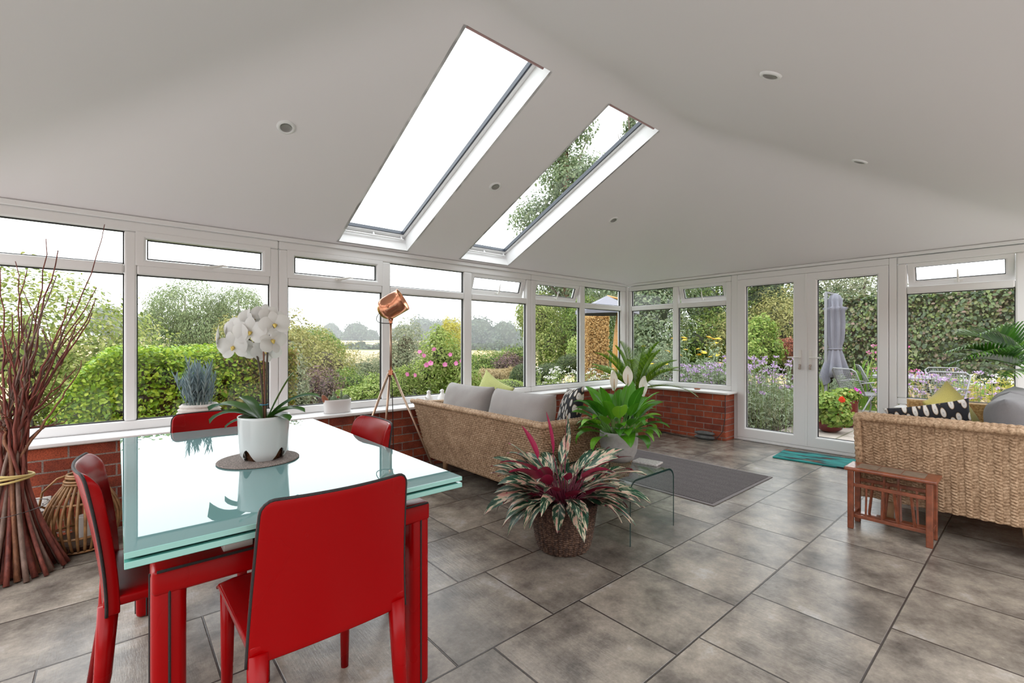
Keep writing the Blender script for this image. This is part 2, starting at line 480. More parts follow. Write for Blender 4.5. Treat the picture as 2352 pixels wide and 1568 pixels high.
# ---- french doors
Dr = holder('door_1', (XW, 1.77, 0)); off = Vector(Dr.location)
T0 = frame_local('y'); TD = lambda u, d, z: tuple(Vector(T0(u, d, z)) - off)
mb = MB()
mb.box(TD(2.505, 0, 0), TD(2.580, .07, 2.04)); mb.box(TD(.966, 0, 0), TD(1.028, .07, 2.04)); mb.box(TD(1.028, 0, 1.972), TD(2.505, .07, 2.04)); mb.box(TD(1.028, -.01, 0), TD(2.505, .07, .035))
mb.build('door_frame', M['upvc'], Dr, bevel=.006)
for nm, a, b, g0, g1 in (('door_leaf', 1.752, 2.502, 1.884, 2.405), ('door_leaf', 1.031, 1.748, 1.120, 1.648)):
    lf = put(bpy.data.objects.new(nm, None), Dr); lf.location = TD((a + b) / 2, 0, .035)
    LF = lambda u, d, z, q=Vector(lf.location): tuple(Vector(TD(u, d, z)) - q)
    s = MB(); rect_frame(s, LF, a, b, .037, 1.970, g0 - a, b - g1, .155 - .037, 1.97 - 1.885, -.014, .06, 0, .014)
    s.build('leaf_frame', M['upvc'], lf, bevel=.004)
    s = MB(); rect_frame(s, LF, g0 - .002, g1 + .002, .153, 1.887, .008, .008, .008, .008, .015, .035, 0, .002); s.build('leaf_gasket', M['gasket'], lf)
    s = MB(); s.add([LF(g0, .025, .155), LF(g1, .025, .155), LF(g1, .025, 1.885), LF(g0, .025, 1.885)], [(0, 1, 2, 3)]); s.build('leaf_pane', M['glass'], lf)
    left = a > 1.6
    um = (a + g0) / 2 - .008 if left else (b + g1) / 2 + .008
    sg = 1 if left else -1
    s = MB(); s.box(LF(um - .014, -.024, .90), LF(um + .014, -.014, 1.115))
    s.tube([LF(um, -.02, 1.03), LF(um, -.055, 1.03), LF(um + sg * .02, -.062, 1.032), LF(um + sg * .115, -.06, 1.03)], [.009, .009, .009, .007], 8)
    s.build('door_handle', M['white_plastic'], lf, bevel=.003)
    s = MB(); s.cyl(LF(um, -.024, .945), LF(um, -.034, .945), .013, n=12); s.bar(LF(um, -.045, .945), LF(um, -.034, .945), .003, .02)
    s.bar(LF(um, -.042, .94), LF(um - .004, -.042, .895), .018, .002); s.bar(LF(um, -.046, .94), LF(um + .006, -.046, .90), .012, .002)
    s.build('lock_key', M['chrome'], lf)
mb = MB(); mb.box(TD(1.738, -.022, .04), TD(1.762, -.012, 1.968)); mb.build('meeting_bead', M['upvc'], Dr, bevel=.003)

# ---- roof windows
nrm = Vector((0, SL, 1)).normalized(); sd_ = Vector((0, -1, SL)).normalized()
for k, (x0, x1) in enumerate(SK):
    W = holder(f'window_{6 + k}', ((x0 + x1) / 2, SY1, zc(SY1)))
    Ls = (Vector(on(0, SY0)) - Vector(on(0, SY1))).length
    hw = (x1 - x0) / 2
    def Q(u, v, d): return tuple(Vector((u, 0, 0)) + sd_ * v + nrm * d)   # u across, v up the slope, d outward
    dp = .19
    mb = MB()
    rows = [[Q(-hw, 0, 0), Q(hw, 0, 0), Q(hw, Ls, 0), Q(-hw, Ls, 0)], [Q(-hw, 0, dp), Q(hw, 0, dp), Q(hw, Ls, dp), Q(-hw, Ls, dp)],
            [Q(-hw - .02, -.02, dp), Q(hw + .02, -.02, dp), Q(hw + .02, Ls + .02, dp), Q(-hw - .02, Ls + .02, dp)], [Q(-hw - .02, -.02, 0), Q(hw + .02, -.02, 0), Q(hw + .02, Ls + .02, 0), Q(-hw - .02, Ls + .02, 0)]]
    vs = [p for r in rows for p in r]; fs = []
    for a in range(4):
        for j in range(4):
            fs.append((a * 4 + j, a * 4 + (j + 1) % 4, ((a + 1) % 4) * 4 + (j + 1) % 4, ((a + 1) % 4) * 4 + j))
    mb.add(vs, fs); mb.build('reveal', M['upvc'], W)
    mb = MB(); f = .028
    for a, b in (((-hw, 0, dp - .05), (-hw + f, Ls, dp)), ((hw - f, 0, dp - .05), (hw, Ls, dp)), ((-hw, 0, dp - .05), (hw, .045, dp)), ((-hw, Ls - .045, dp - .05), (hw, Ls, dp))):
        u0, v0, e0 = a; u1, v1, e1 = b
        vs = [Q(u, v, d) for d in (e0, e1) for u, v in ((u0, v0), (u1, v0), (u1, v1), (u0, v1))]
        mb.add(vs, [(0, 3, 2, 1), (4, 5, 6, 7), (0, 1, 5, 4), (1, 2, 6, 5), (2, 3, 7, 6), (3, 0, 4, 7)])
    mb.build('roof_frame', M['upvc'], W, bevel=.003)
    mb = MB(); g = .014
    for a, b in (((-hw + f, .045), (-hw + f + g, Ls - .045)), ((hw - f - g, .045), (hw - f, Ls - .045)), ((-hw + f, .045), (hw - f, .045 + g * .6)), ((-hw + f, Ls - .045 - g), (hw - f, Ls - .045))):
        u0, v0 = a; u1, v1 = b
        vs = [Q(u, v, d) for d in (dp - .04, dp - .005) for u, v in ((u0, v0), (u1, v0), (u1, v1), (u0, v1))]
        mb.add(vs, [(0, 3, 2, 1), (4, 5, 6, 7), (0, 1, 5, 4), (1, 2, 6, 5), (2, 3, 7, 6), (3, 0, 4, 7)])
    mb.build('roof_gasket', plain('grey_gasket', (.05, .06, .08), .4) if k == 0 else bpy.data.materials['grey_gasket'], W)
    mb = MB(); mb.add([Q(-hw, 0, dp - .01), Q(hw, 0, dp - .01), Q(hw, Ls, dp - .01), Q(-hw, Ls, dp - .01)], [(0, 1, 2, 3)]); mb.build('roof_pane', M['glass'], W)
    mb = MB(); mb.tube([Q(-hw + .03, .028, dp - .085), Q(hw - .03, .028, dp - .085)], .008, 8)
    for u in (-hw + .05, 0, hw - .05): mb.bar(Q(u, .028, dp - .085), Q(u, .028, dp - .05), .012)
    mb.build('control_bar', M['upvc'], W)
    mb = MB(); 
    for (d, v, mi, t) in ((.018, Ls - .012, 0, .012), (.045, Ls - .016, 1, .014)):
        mb.tube([Q(-hw, v, d), Q(hw - .05, v, d)], t, 8, mi)
    mb.build('blind_cassette', [plain('cassette_pink', (.42, .27, .27), .4), M['upvc']], W)

# ---- recessed spotlights
def downlight(x, y, side, label):
    s = 1 if side == 'w' else -1
    z = zc(y) if side == 'w' else ZE + SL * (y - YR)
    n = Vector((0, SL * s, 1)).normalized()
    o = thing('recessed_spotlight', label, 'spotlight', (x, y, z))
    o['group'] = 'recessed ceiling spotlights'
    o.rotation_euler = n.to_track_quat('Z', 'Y').to_euler()
    b = MB(); b.lathe([(.030, .012), (.031, -.006), (.040, -.012), (.052, -.008), (.054, 0.0), (.054, .006)], n=28); b.build('bezel', M['upvc'], o, smooth=True)
    b = MB(); b.lathe([(.033, -.010), (.026, -.004), (.012, -.0035), (.001, -.003)], n=24); b.build('lamp_reflector', plain('lamp_grey', (.30, .29, .28), .3, .2) if 'lamp_grey' not in bpy.data.materials else bpy.data.materials['lamp_grey'], o, smooth=True)
downlight(.80, 3.09, 'w', 'white recessed spotlight in the ceiling before the larger roof window')
downlight(2.467, 3.09, 'w', 'white recessed spotlight in the ceiling between the two roof windows')
downlight(4.12, 3.09, 'w', 'white recessed spotlight in the ceiling nearest the glazed corner')
downlight(2.51, .91, 'r', 'larger looking white recessed spotlight high on the slope without roof windows')
downlight(4.206, .91, 'r', 'white recessed spotlight on the ceiling slope above the right wicker sofa')
# ------------------------------------------------------------------ materials for the furniture
def leather():
    m, nt, p, o = newmat('red_leather')
    p.inputs['Base Color'].default_value = (0.275, 0.0003, 0.0014, 1); setin(p, Roughness=0.34); p.inputs['Specular IOR Level'].default_value = .16
    n = noise(nt, coord(nt), 3.0, 3); nt.links.new(math_(nt, 'ADD', math_(nt, 'MULTIPLY', n, 0.14), 0.20), p.inputs['Roughness'])
    bump(nt, p, noise(nt, coord(nt), 380, 2), 0.08, 0.002)
    return m
M['leather'] = leather()
M['piping'] = plain('black_piping', (.012, .010, .010), .55, bmp=.6, bscale=500)
M['tableglass'] = plain('lacquered_glass', (.15, .275, .275), .012, spec=.55)
M['glassedge'] = plain('glass_edge', (.26, .52, .47), .12)
M['glasslow'] = plain('lower_lacquered_glass', (.10, .36, .30), .06)
M['metal_white'] = plain('white_metal', (.72, .72, .72), .3)

def wickermat(name, a, b, c):
    m, nt, p, o = newmat(name)
    n = noise(nt, coord(nt), 70, 4, .7); n2 = noise(nt, coord(nt), 9, 3)
    col = ramp(nt, math_(nt, 'ADD', math_(nt, 'MULTIPLY', n, .8), math_(nt, 'MULTIPLY', n2, .25)), [(.36, a), (.52, b), (.70, c)])
    nt.links.new(col, p.inputs['Base Color']); setin(p, Roughness=.65); p.inputs['Specular IOR Level'].default_value = .3
    return m
M['wicker'] = wickermat('sea_grass', (.15, .085, .045), (.36, .235, .14), (.58, .42, .28))
M['wicker_lit'] = wickermat('sea_grass_lit', (.24, .12, .04), (.50, .29, .11), (.68, .46, .22))  # golden copy of the weave, with light shining through put into its colour
M['wicker_dark'] = wickermat('dark_willow', (.014, .009, .007), (.065, .035, .024), (.24, .15, .10))
def fabric(name, col, weave=700, var=.12):
    m, nt, p, o = newmat(name)
    c = coord(nt); n = noise(nt, c, weave, 2, .6); n2 = noise(nt, c, 6, 3)
    f = math_(nt, 'ADD', math_(nt, 'MULTIPLY', n, .7), math_(nt, 'MULTIPLY', n2, .3))
    nt.links.new(ramp(nt, f, [(.35, [x * (1 - var * 2) for x in col]), (.65, [min(1, x * (1 + var)) for x in col])]), p.inputs['Base Color'])
    setin(p, Roughness=.95); p.inputs['Specular IOR Level'].default_value = .1
    p.inputs['Sheen Weight'].default_value = .2
    bump(nt, p, n, .35, .002)
    return m
M['linen'] = fabric('pale_grey_linen', (.36, .34, .33))
M['greyfab'] = fabric('grey_fabric', (.20, .195, .20))
M['yellowfab'] = fabric('mustard_fabric', (.50, .43, .13), 300)
M['limefab'] = fabric('lime_fabric', (.56, .60, .24), 300)
def leafprint():
    m, nt, p, o = newmat('leaf_print_fabric')
    c = coord(nt); s0 = N(nt, 'ShaderNodeSeparateXYZ'); nt.links.new(c, s0.inputs[0]); cb0 = N(nt, 'ShaderNodeCombineXYZ'); nt.links.new(s0.outputs[0], cb0.inputs[0]); nt.links.new(s0.outputs[2], cb0.inputs[1])
    mp = N(nt, 'ShaderNodeMapping'); nt.links.new(cb0.outputs[0], mp.inputs[0]); mp.inputs['Scale'].default_value = (24, 11, 1); mp.inputs['Rotation'].default_value = (0, 0, .5)
    v = N(nt, 'ShaderNodeTexVoronoi', feature='F1', voronoi_dimensions='2D'); nt.links.new(mp.outputs[0], v.inputs['Vector']); setin(v, Scale=1.0, Randomness=.6)
    col = ramp(nt, v.outputs['Distance'], [(.0, (.20, .19, .18)), (.08, (.62, .60, .57)), (.27, (.60, .57, .53)), (.31, (.30, .20, .10)), (.35, (.012, .012, .015)), (.9, (.02, .022, .03))])
    nt.links.new(col, p.inputs['Base Color']); setin(p, Roughness=.9); return m
M['leafprint'] = leafprint()
M['oak'] = plain('pale_wood', (.40, .24, .13), .45, var=.2, vscale=12)
M['teak'] = plain('red_teak', (.20, .055, .024), .3, var=.35, vscale=25, coat=.3)
M['slatestone'] = plain('slate_inlay', (.20, .15, .11), .4, var=.3, vscale=30)

# ------------------------------------------------------------------ red leather chairs
def make_chair(label):
    c = thing('dining_chair', label, 'chair', group='red leather dining chairs')
    nu, nv = 29, 25
    F_ = np.zeros((nv, nu, 3)); B_ = np.zeros((nv, nu, 3))
    for i in range(nv):
        v = i / (nv - 1)
        for j in range(nu):
            u = -1 + 2 * j / (nu - 1); v = i / (nv - 1)
            if abs(u) > .84 and v > .925:          # rounded top corners
                a_, b_ = (abs(u) - .84) / .16, (v - .925) / .075
                u = math.copysign(.84 + .16 * a_ * math.sqrt(1 - b_ * b_ / 2), u); v = .925 + .075 * b_ * math.sqrt(1 - a_ * a_ / 2)
            hwid = .213 - .022 * v
            z = .400 + .415 * v
            yb = -.232 - .070 * v ** 1.5 + .030 * (u * u) * (.35 + .65 * v)
            th = .020 + .016 * (abs(u) ** 3)
            ph = (1 - .5 * max(0, (v - .9) / .1))
            B_[i, j] = (u * hwid, yb, z)
            F_[i, j] = (u * hwid * .99, yb + th * ph, z)
    mb = MB(); mb.grid(F_); mb.grid(B_[:, ::-1])
    off = nu * nv
    def fi(i, j): return i * nu + j
    def bi(i, j): return off + i * nu + (nu - 1 - j)
    fs = []
    for j in range(nu - 1):
        fs.append((fi(0, j), fi(0, j + 1), bi(0, j + 1), bi(0, j))); fs.append((fi(nv - 1, j + 1), fi(nv - 1, j), bi(nv - 1, j), bi(nv - 1, j + 1)))
    for i in range(nv - 1):
        fs.append((fi(i + 1, 0), fi(i, 0), bi(i, 0), bi(i + 1, 0))); fs.append((fi(i, nu - 1), fi(i + 1, nu - 1), bi(i + 1, nu - 1), bi(i, nu - 1)))
    mb.f.extend(fs); mb.m.extend([0] * len(fs))
    br = mb.build('backrest', M['leather'], c, smooth=True); 
    b = br.modifiers.new('bevel', 'BEVEL'); b.width = .006; b.segments = 2; b.limit_method = 'ANGLE'; b.angle_limit = math.radians(50)
    path = [tuple(B_[i, 0] + np.array([0, .004, 0])) for i in range(nv)] + [tuple(B_[nv - 1, j] + np.array([0, .004, .001])) for j in range(1, nu)] + [tuple(B_[i, nu - 1] + np.array([0, .004, 0])) for i in range(nv - 2, -1, -1)]
    mb = MB(); mb.tube(path, .0042, 6); mb.build('piping', M['piping'], br, smooth=True)
    # seat: dished top, rolled front edge
    ny, nx = 15, 11
    P = np.zeros((ny, nx * 2, 3))
    for i in range(ny):
        t = i / (ny - 1); y = -.225 + .465 * t
        for j in range(nx):
            u = -1 + 2 * j / (nx - 1)
            roll = .045 * max(0, (t - .86) / .14) ** 2
            x = u * (.208 + .006 * t)
            P[i, j] = (x, y, .458 - .010 * (1 - u * u) * math.sin(PI * min(1, t)) - roll - .010 * abs(u) ** 8)
            P[i, 2 * nx - 1 - j] = (x * .985, y, .420 - .0 * t)
    mb = MB(); mb.grid(P, wrap=True)
    k = nx * 2
    mb.f.append(tuple(range(k))); mb.m.append(0); mb.f.append(tuple((ny - 1) * k + q for q in range(k - 1, -1, -1))); mb.m.append(0)
    so = mb.build('seat', M['leather'], c, smooth=True)
    b = so.modifiers.new('bevel', 'BEVEL'); b.width = .006; b.segments = 2; b.limit_method = 'ANGLE'; b.angle_limit = math.radians(50)
    for s in (-1, 1):
        mb = MB(); mb.tube([(s * .186, .195, .430), (s * .187, .200, .2), (s * .188, .204, 0)], [.021, .0175, .0135], 14); mb.build('leg', M['leather'], c, smooth=True)
        mb = MB(); mb.tube([(s * .186, -.213, .425), (s * .190, -.226, .22), (s * .196, -.262, 0)], [.025, .021, .0145], 14); mb.build('leg', M['leather'], c, smooth=True)
    return c

ch = make_chair('red leather dining chair with its back to the viewer, in front of the table')
ch.location = (.452, 1.49, 0)
for x, y, a, lb in ((.195, 1.985, -90, 'red leather dining chair at the table end beside the rattan lantern'),
                    (.705, 2.175, 90, 'red leather dining chair in front of the copper floor lamp'),
                    (.41, 2.715, 180, 'red leather dining chair behind the orchid, back to the window wall')):
    d = dup_tree(ch); d.location = (x, y, 0); d.rotation_euler = (0, 0, math.radians(a)); d['label'] = lb

# ------------------------------------------------------------------ dining table
TZ = .745
t = thing('dining_table', 'glass topped dining table on red leather wrapped frame', 'table', (.449, 2.07, 0))
def TL(x, y, z): return (x - .449, y - 2.07, z)
tx0, tx1, ty0, ty1 = .012, .884, 1.285, 2.845
def plate(name, z0, z1, mtop, medge, parent):
    mb = MB(); mb.box(TL(tx0, ty0, z0), TL(tx1, ty1, z1)); mb.m = [0, 0, 1, 1, 1, 1]
    return mb.build(name, [mtop, medge], parent, bevel=.0012, seg=1)
plate('glass_top', TZ - .014, TZ, M['tableglass'], M['glassedge'], t)
plate('glass_leaf', TZ - .036, TZ - .021, M['glasslow'], M['glassedge'], t)
for x in (.2, .70):
    for y in (1.36, 2.75): MB().box(TL(x - .02, y - .02, TZ - .022), TL(x + .02, y + .02, TZ - .013)).build('glass_spacer', M['metal_white'], t)
for y in (1.455, 2.60):
    fr = put(bpy.data.objects.new('leg_frame', None), t); fr.location = TL(.449, y, 0)
    mb = MB(); mb.box((-.385, -.046, .575), (.385, .046, .640)); r_ = mb.build('rail', M['leather'], fr, bevel=.012, seg=3, smooth=True)
    mb = MB()
    for s in (-1, 1): mb.tube([(-.375, s * .0465, .637), (.375, s * .0465, .637)], .0035, 6)
    mb.build('piping', M['piping'], fr)
    for s in (-1, 1):
        mb = MB(); x = s * .350
        mb.tube([(x, 0, .60), (x, 0, .3), (x, 0, 0)], [.052, .047, .042], 4)
        vs = []; 
        mb = MB(); mb.box((x - .036, -.042, 0), (x + .036, .042, .632))
        lg = mb.build('leg', M['leather'], fr, bevel=.020, seg=4, smooth=True)
        mb = MB(); mb.tube([(x + s * .0, -.0425, .01), (x, -.0425, .60)], .0032, 6); mb.tube([(x + s * .0365, 0, .01), (x + s * .0365, 0, .62)], .0032, 6); mb.build('leg_piping', M['piping'], fr)
mb = MB()
for y in (1.455, 2.60):
    for x in (.25, .65): mb.box(TL(x - .035, y - .03, .638), TL(x + .035, y + .03, TZ - .036))
mb.box(TL(.25, 1.42, TZ - .065), TL(.29, 2.64, TZ - .037)); mb.box(TL(.61, 1.42, TZ - .065), TL(.65, 2.64, TZ - .037))
mb.build('support_bracket', M['metal_white'], t, bevel=.003)

# ------------------------------------------------------------------ woven panels
def weave(nu, nv, U, V, style):
    """height field of twisted rope weave; U,V in metres along / up"""
    u, v = np.meshgrid(U, V, indexing='ij')
    if style == 'knots':            # small slanting knots in staggered rows
        cw, rh = .027, .0175
        row = np.floor(v / rh); fu = (u / cw + .5 * (row % 2)) ; fx = fu - np.floor(fu); fy = v / rh - row
        dx = (fx - .5) + .55 * (fy - .5); dy = fy - .5
        h = np.clip(1 - (dx / .52) ** 2 - (dy / .55) ** 2, 0, 1) ** .6
    elif style == 'columns':        # upright plaits: columns of alternating slanting strands
        cw, rh = .031, .0185
        col = np.floor(u / cw); fx = u / cw - col
        sgn = np.where(col % 2 == 0, 1, -1)
        fy = v / rh + .5 * (col % 2) + sgn * .55 * (fx - .5); fyy = fy - np.floor(fy)
        h = np.clip(1 - ((fyy - .5) / .52) ** 2, 0, 1) ** .6 * np.clip(1 - ((fx - .5) / .56) ** 4, 0, 1) ** .6
        h *= np.where(col % 2 == 0, 1.0, .62)
    else:                           # flat bands
        cw, rh = .030, .016
        row = np.floor(v / rh); fx = u / cw + .5 * (row % 2); fx = fx - np.floor(fx); fy = v / rh - row
        h = np.clip(1 - ((fx - .5) / .55) ** 4, 0, 1) * np.clip(1 - ((fy - .5) / .52) ** 2, 0, 1) ** .5
    return h

def woven_panel(name, parent, P00, P10, P01, P11, thick, style, mat, amp=.013, step=.0042):
    """bilinear panel; weave on both faces. P00->P10 along, P00->P01 up; outward = along x up"""
    P00, P10, P01, P11 = [np.array(p, float) for p in (P00, P10, P01, P11)]
    lu = max(np.linalg.norm(P10 - P00), np.linalg.norm(P11 - P01)); lv = np.linalg.norm(P01 - P00)
    nu = int(lu / step) + 2; nv = int(lv / step) + 2
    s = np.linspace(0, 1, nu)[:, None, None]; q = np.linspace(0, 1, nv)[None, :, None]
    base = (P00 * (1 - s) + P10 * s) * (1 - q) + (P01 * (1 - s) + P11 * s) * q
    n = np.cross((P10 + P11 - P00 - P01), (P01 + P11 - P00 - P10)); n /= np.linalg.norm(n)
    h = weave(nu, nv, np.linspace(0, lu, nu), np.linspace(0, lv, nv), style)
    jit = nrg.normal(0, .05, h.shape)
    env = np.minimum(1, np.minimum(np.minimum(s[:, :, 0], 1 - s[:, :, 0]) * lu, np.minimum(q[:, :, 0], 1 - q[:, :, 0]) * lv) / .015)
    edge = (1 - env) ** 2 * thick * .4
    front = base + n * ((h + jit) * amp - edge)[:, :, None]
    back = base - n * (thick + h * amp * .8 - edge)[:, :, None]
    V = np.concatenate([front.reshape(-1, 3), back.reshape(-1, 3)])
    I = np.arange(nu * nv).reshape(nu, nv); J = I + nu * nv
    def quads(A, flip):
        f = np.stack([A[:-1, :-1], A[1:, :-1], A[1:, 1:], A[:-1, 1:]], -1).reshape(-1, 4)
        return f[:, ::-1] if flip else f
    def strip(a, b): return np.stack([a[:-1], b[:-1], b[1:], a[1:]], -1)
    Fs = np.concatenate([quads(I, False), quads(J, True), strip(I[:, 0], J[:, 0]), strip(J[:, -1], I[:, -1]), strip(J[0], I[0]), strip(I[-1], J[-1])])
    return np_mesh(name, V, Fs, mat, parent, smooth=True)

def rope(mb, pts, r, pitch=.03, n=10):
    """thick plaited edge rope along pts"""
    pts = [Vector(p) for p in pts]
    out = [pts[0]]
    for a, b in zip(pts[:-1], pts[1:]):
        k = max(1, int((b - a).length / .006))
        out += [a.lerp(b, i / k) for i in range(1, k + 1)]
    L = 0; rs = []
    for i, p in enumerate(out):
        if i: L += (p - out[i - 1]).length
        rs.append(r * (1 + .22 * abs(math.sin(PI * L / pitch))))
    mb.tube(out, rs, n)

# pillow with pinched corners; local x width, z height, y thickness
def pillow(name, mat, w, h, th, label, cat, loc, rot, pinch=.10, wr=.016, seed=1, group=None, boxy=False):
    rr = np.random.default_rng(seed); n = 34
    a = np.linspace(-1, 1, n); U, V = np.meshgrid(a, a, indexing='ij')
    px = U * w / 2 * (1 - pinch * (1 - V * V) * U * U) ; pz = V * h / 2 * (1 - pinch * (1 - U * U) * V * V)
    e = 3.5 if boxy else 2.2
    T = th / 2 * np.clip((1 - np.abs(U) ** e), 0, 1) ** .5 * np.clip((1 - np.abs(V) ** e), 0, 1) ** .5
    W = np.zeros_like(U)
    for _ in range(7):
        k = rr.normal(0, 4, 2); W += np.sin(k[0] * U + k[1] * V + rr.uniform(0, 6)) / 7
    T1 = T + W * wr * (T > 1e-6); T2 = T - W * wr * (T > 1e-6)
    Fv = np.stack([px, -T1, pz], -1); Bv = np.stack([px, T2, pz], -1)
    mb = MB(); mb.grid(Fv); mb.grid(Bv[::-1])
    o = mb.build(name, mat, None, smooth=True)
    wd = o.modifiers.new('weld', 'WELD'); wd.merge_threshold = .0006
    o.location = loc; o.rotation_euler = rot
    return tag(o, label, cat, group)

# ------------------------------------------------------------------ sofa under the window wall
sl = thing('wicker_sofa', 'woven sea grass two seat sofa with its back to the dining table', 'sofa', (2.75, 3.0, 0))
o0 = np.array((2.75, 3.0, 0))
def q(x, y, z): return np.array((x, y, z)) - o0
woven_panel('back_panel', sl, q(2.235, 3.83, .115), q(2.245, 2.21, .115), q(2.10, 3.86, .655), q(2.112, 2.15, .640), .07, 'knots', M['wicker'])
woven_panel('arm_panel', sl, q(2.245, 2.205, .115), q(3.14, 2.20, .115), q(2.115, 2.145, .640), q(3.20, 2.14, .62), .09, 'knots', M['wicker'])
woven_panel('arm_panel', sl, q(3.14, 3.83, .115), q(2.24, 3.83, .115), q(3.20, 3.87, .60), q(2.10, 3.87, .655), .09, 'knots', M['wicker'], step=.008)
mb = MB(); mb.box(tuple(q(2.33, 2.31, .115)), tuple(q(3.12, 3.73, .24))); mb.build('seat_base', M['wicker'], sl, bevel=.01)
mb = MB(); rope(mb, [q(2.09, 3.87, .655), q(2.108, 2.148, .645), q(3.2, 2.135, .625)], .017); rope(mb, [q(2.135, 3.85, .655), q(2.155, 2.20, .645), q(3.2, 2.19, .625)], .017); mb.build('edge_rope', M['wicker'], sl, smooth=True)
for x, y in ((2.36, 3.70), (2.36, 2.36), (3.02, 3.70), (3.02, 2.36)):
    mb = MB(); mb.tube([tuple(q(x, y, .13)), tuple(q(x - .01, y, 0))], [.03, .022], 14); mb.build('leg', M['oak'], sl, smooth=True)
pillow('seat_cushion', M['linen'], 1.34, .78, .16, 'grey linen seat cushion on the sofa behind the red leaved plant', 'cushion', (2.77, 3.02, .325), (math.radians(90), 0, math.radians(90)), .02, .004, 3, boxy=True)
pillow('back_cushion', M['linen'], .66, .42, .26, 'pale grey back cushion on the window sofa, nearer the copper lamp', 'cushion', (2.385, 3.385, .615), (math.radians(-13), 0, math.radians(-90)), .05, .010, 4, 'pale grey back cushions', True)
pillow('back_cushion', M['linen'], .70, .42, .26, 'pale grey back cushion on the window sofa, nearer the red leaved plant', 'cushion', (2.385, 2.68, .61), (math.radians(-13), 0, math.radians(-90)), .05, .012, 5, 'pale grey back cushions', True)
pillow('scatter_cushion', M['limefab'], .42, .42, .14, 'lime green scatter cushion peeping over the grey back cushions', 'cushion', (2.69, 3.44, .67), (math.radians(-14), math.radians(22), math.radians(-85)), .12, .006, 6)
pillow('scatter_cushion', M['leafprint'], .42, .42, .14, 'black and white leaf print cushion beside the peace lily', 'cushion', (2.74, 2.48, .64), (math.radians(-16), math.radians(-8), math.radians(-120)), .10, .006, 7)

# ------------------------------------------------------------------ sofa by the doors
sr = thing('wicker_sofa', 'woven sea grass sofa behind the small wooden side table', 'sofa', (4.65, .3, 0))
o0 = np.array((4.65, .3, 0))
woven_panel('arm_panel', sr, q(3.855, .80, .145), q(3.855, -.15, .145), q(3.80, .82, .695), q(3.80, -.15, .70), .11, 'columns', M['wicker'], .014)
woven_panel('arm_panel', sr, q(5.22, .79, .145), q(5.22, -.15, .145), q(5.22, .80, .705), q(5.22, -.15, .715), .10, 'bands', M['wicker_lit'], .008, .006)
woven_panel('back_panel', sr, q(5.28, -.06, .145), q(3.9, -.06, .145), q(5.28, -.10, .72), q(3.9, -.10, .72), .06, 'bands', M['wicker'], .007, .009)
woven_panel('front_panel', sr, q(5.24, .76, .145), q(3.92, .76, .145), q(5.24, .76, .27), q(3.92, .76, .27), .06, 'columns', M['wicker'], .008, .006)
mb = MB(); mb.box(tuple(q(3.93, -.05, .145)), tuple(q(5.22, .70, .25))); mb.build('seat_base', M['wicker'], sr, bevel=.01)
mb = MB(); rope(mb, [q(3.865, .80, .155), q(3.815, .812, .69)], .02, .034); rope(mb, [q(3.83, .82, .16), q(3.785, .835, .695), q(3.785, -.15, .70)], .019, .034); rope(mb, [q(3.88, .83, .17), q(3.84, .84, .70), q(3.84, -.15, .708)], .019, .034); rope(mb, [q(3.90, .83, .70), q(3.90, -.15, .706)], .019, .034); mb.build('edge_rope', M['wicker'], sr, smooth=True)
for x, y in ((3.97, .70), (3.955, .06), (5.24, .70), (5.24, .04)):
    mb = MB(); mb.tube([tuple(q(x, y, .16)), tuple(q(x, y - .005, 0))], [.036, .024], 16); mb.build('leg', M['oak'], sr, smooth=True)
pillow('seat_cushion', M['greyfab'], 1.24, .70, .13, 'dark grey seat cushion on the sofa beside the french doors', 'cushion', (4.58, .36, .335), (math.radians(90), 0, 0), .02, .004, 13, boxy=True)
pillow('back_cushion', M['greyfab'], .60, .44, .26, 'large dark grey back cushion nearest the side table', 'cushion', (4.28, .125, .645), (math.radians(10), 0, math.radians(180)), .04, .008, 14, 'dark grey back cushions', True)
pillow('back_cushion', M['greyfab'], .60, .44, .26, 'dark grey back cushion under the palm fronds', 'cushion', (4.885, .125, .65), (math.radians(10), 0, math.radians(180)), .04, .008, 15, 'dark grey back cushions', True)
pillow('scatter_cushion', M['yellowfab'], .40, .40, .15, 'mustard yellow scatter cushion on the right wicker sofa', 'cushion', (4.84, .47, .655), (math.radians(24), math.radians(22), math.radians(165)), .10, .006, 16)
pillow('scatter_cushion', M['leafprint'], .44, .40, .13, 'black and white leaf print cushion beside the mustard cushion', 'cushion', (4.16, .50, .615), (math.radians(-24), math.radians(14), math.radians(97)), .10, .006, 17)

# ------------------------------------------------------------------ wooden side table with magazine rack
st = thing('side_table', 'small red brown wooden side table with magazine rack beside the wicker sofa', 'side table', (3.68, .635, 0))
mb = MB(); mb.box((-.105, -.225, .372), (.105, .225, .395)); mb.build('table_top', M['teak'], st, bevel=.008, seg=3)
mb = MB()
for a, b in ((-.165, -.06), (-.055, .055), (.06, .165)): mb.box((-.072, a, .3945), (.072, b, .3965))
mb.build('slate_inlay', M['slatestone'], st)
for x in (-.085, .085):
    for y in (-.19, .19):
        mb = MB(); mb.box((x - .014, y - .016, 0), (x + .014, y + .016, .373)); mb.build('leg', M['teak'], st, bevel=.005)
    mb = MB(); mb.bar((x, -.19, .285), (x, .19, .285), .018, .022); mb.build('rail', M['teak'], st, bevel=.003)
mb = MB()
for y in (-.19, .19): mb.bar((-.085, y, .085), (.085, y, .085), .02, .022)
mb.bar((-.045, -.19, .075), (-.045, .19, .075), .018, .022); mb.bar((.03, -.19, .075), (.03, .19, .075), .06, .014)
mb.build('shelf', M['teak'], st, bevel=.003)
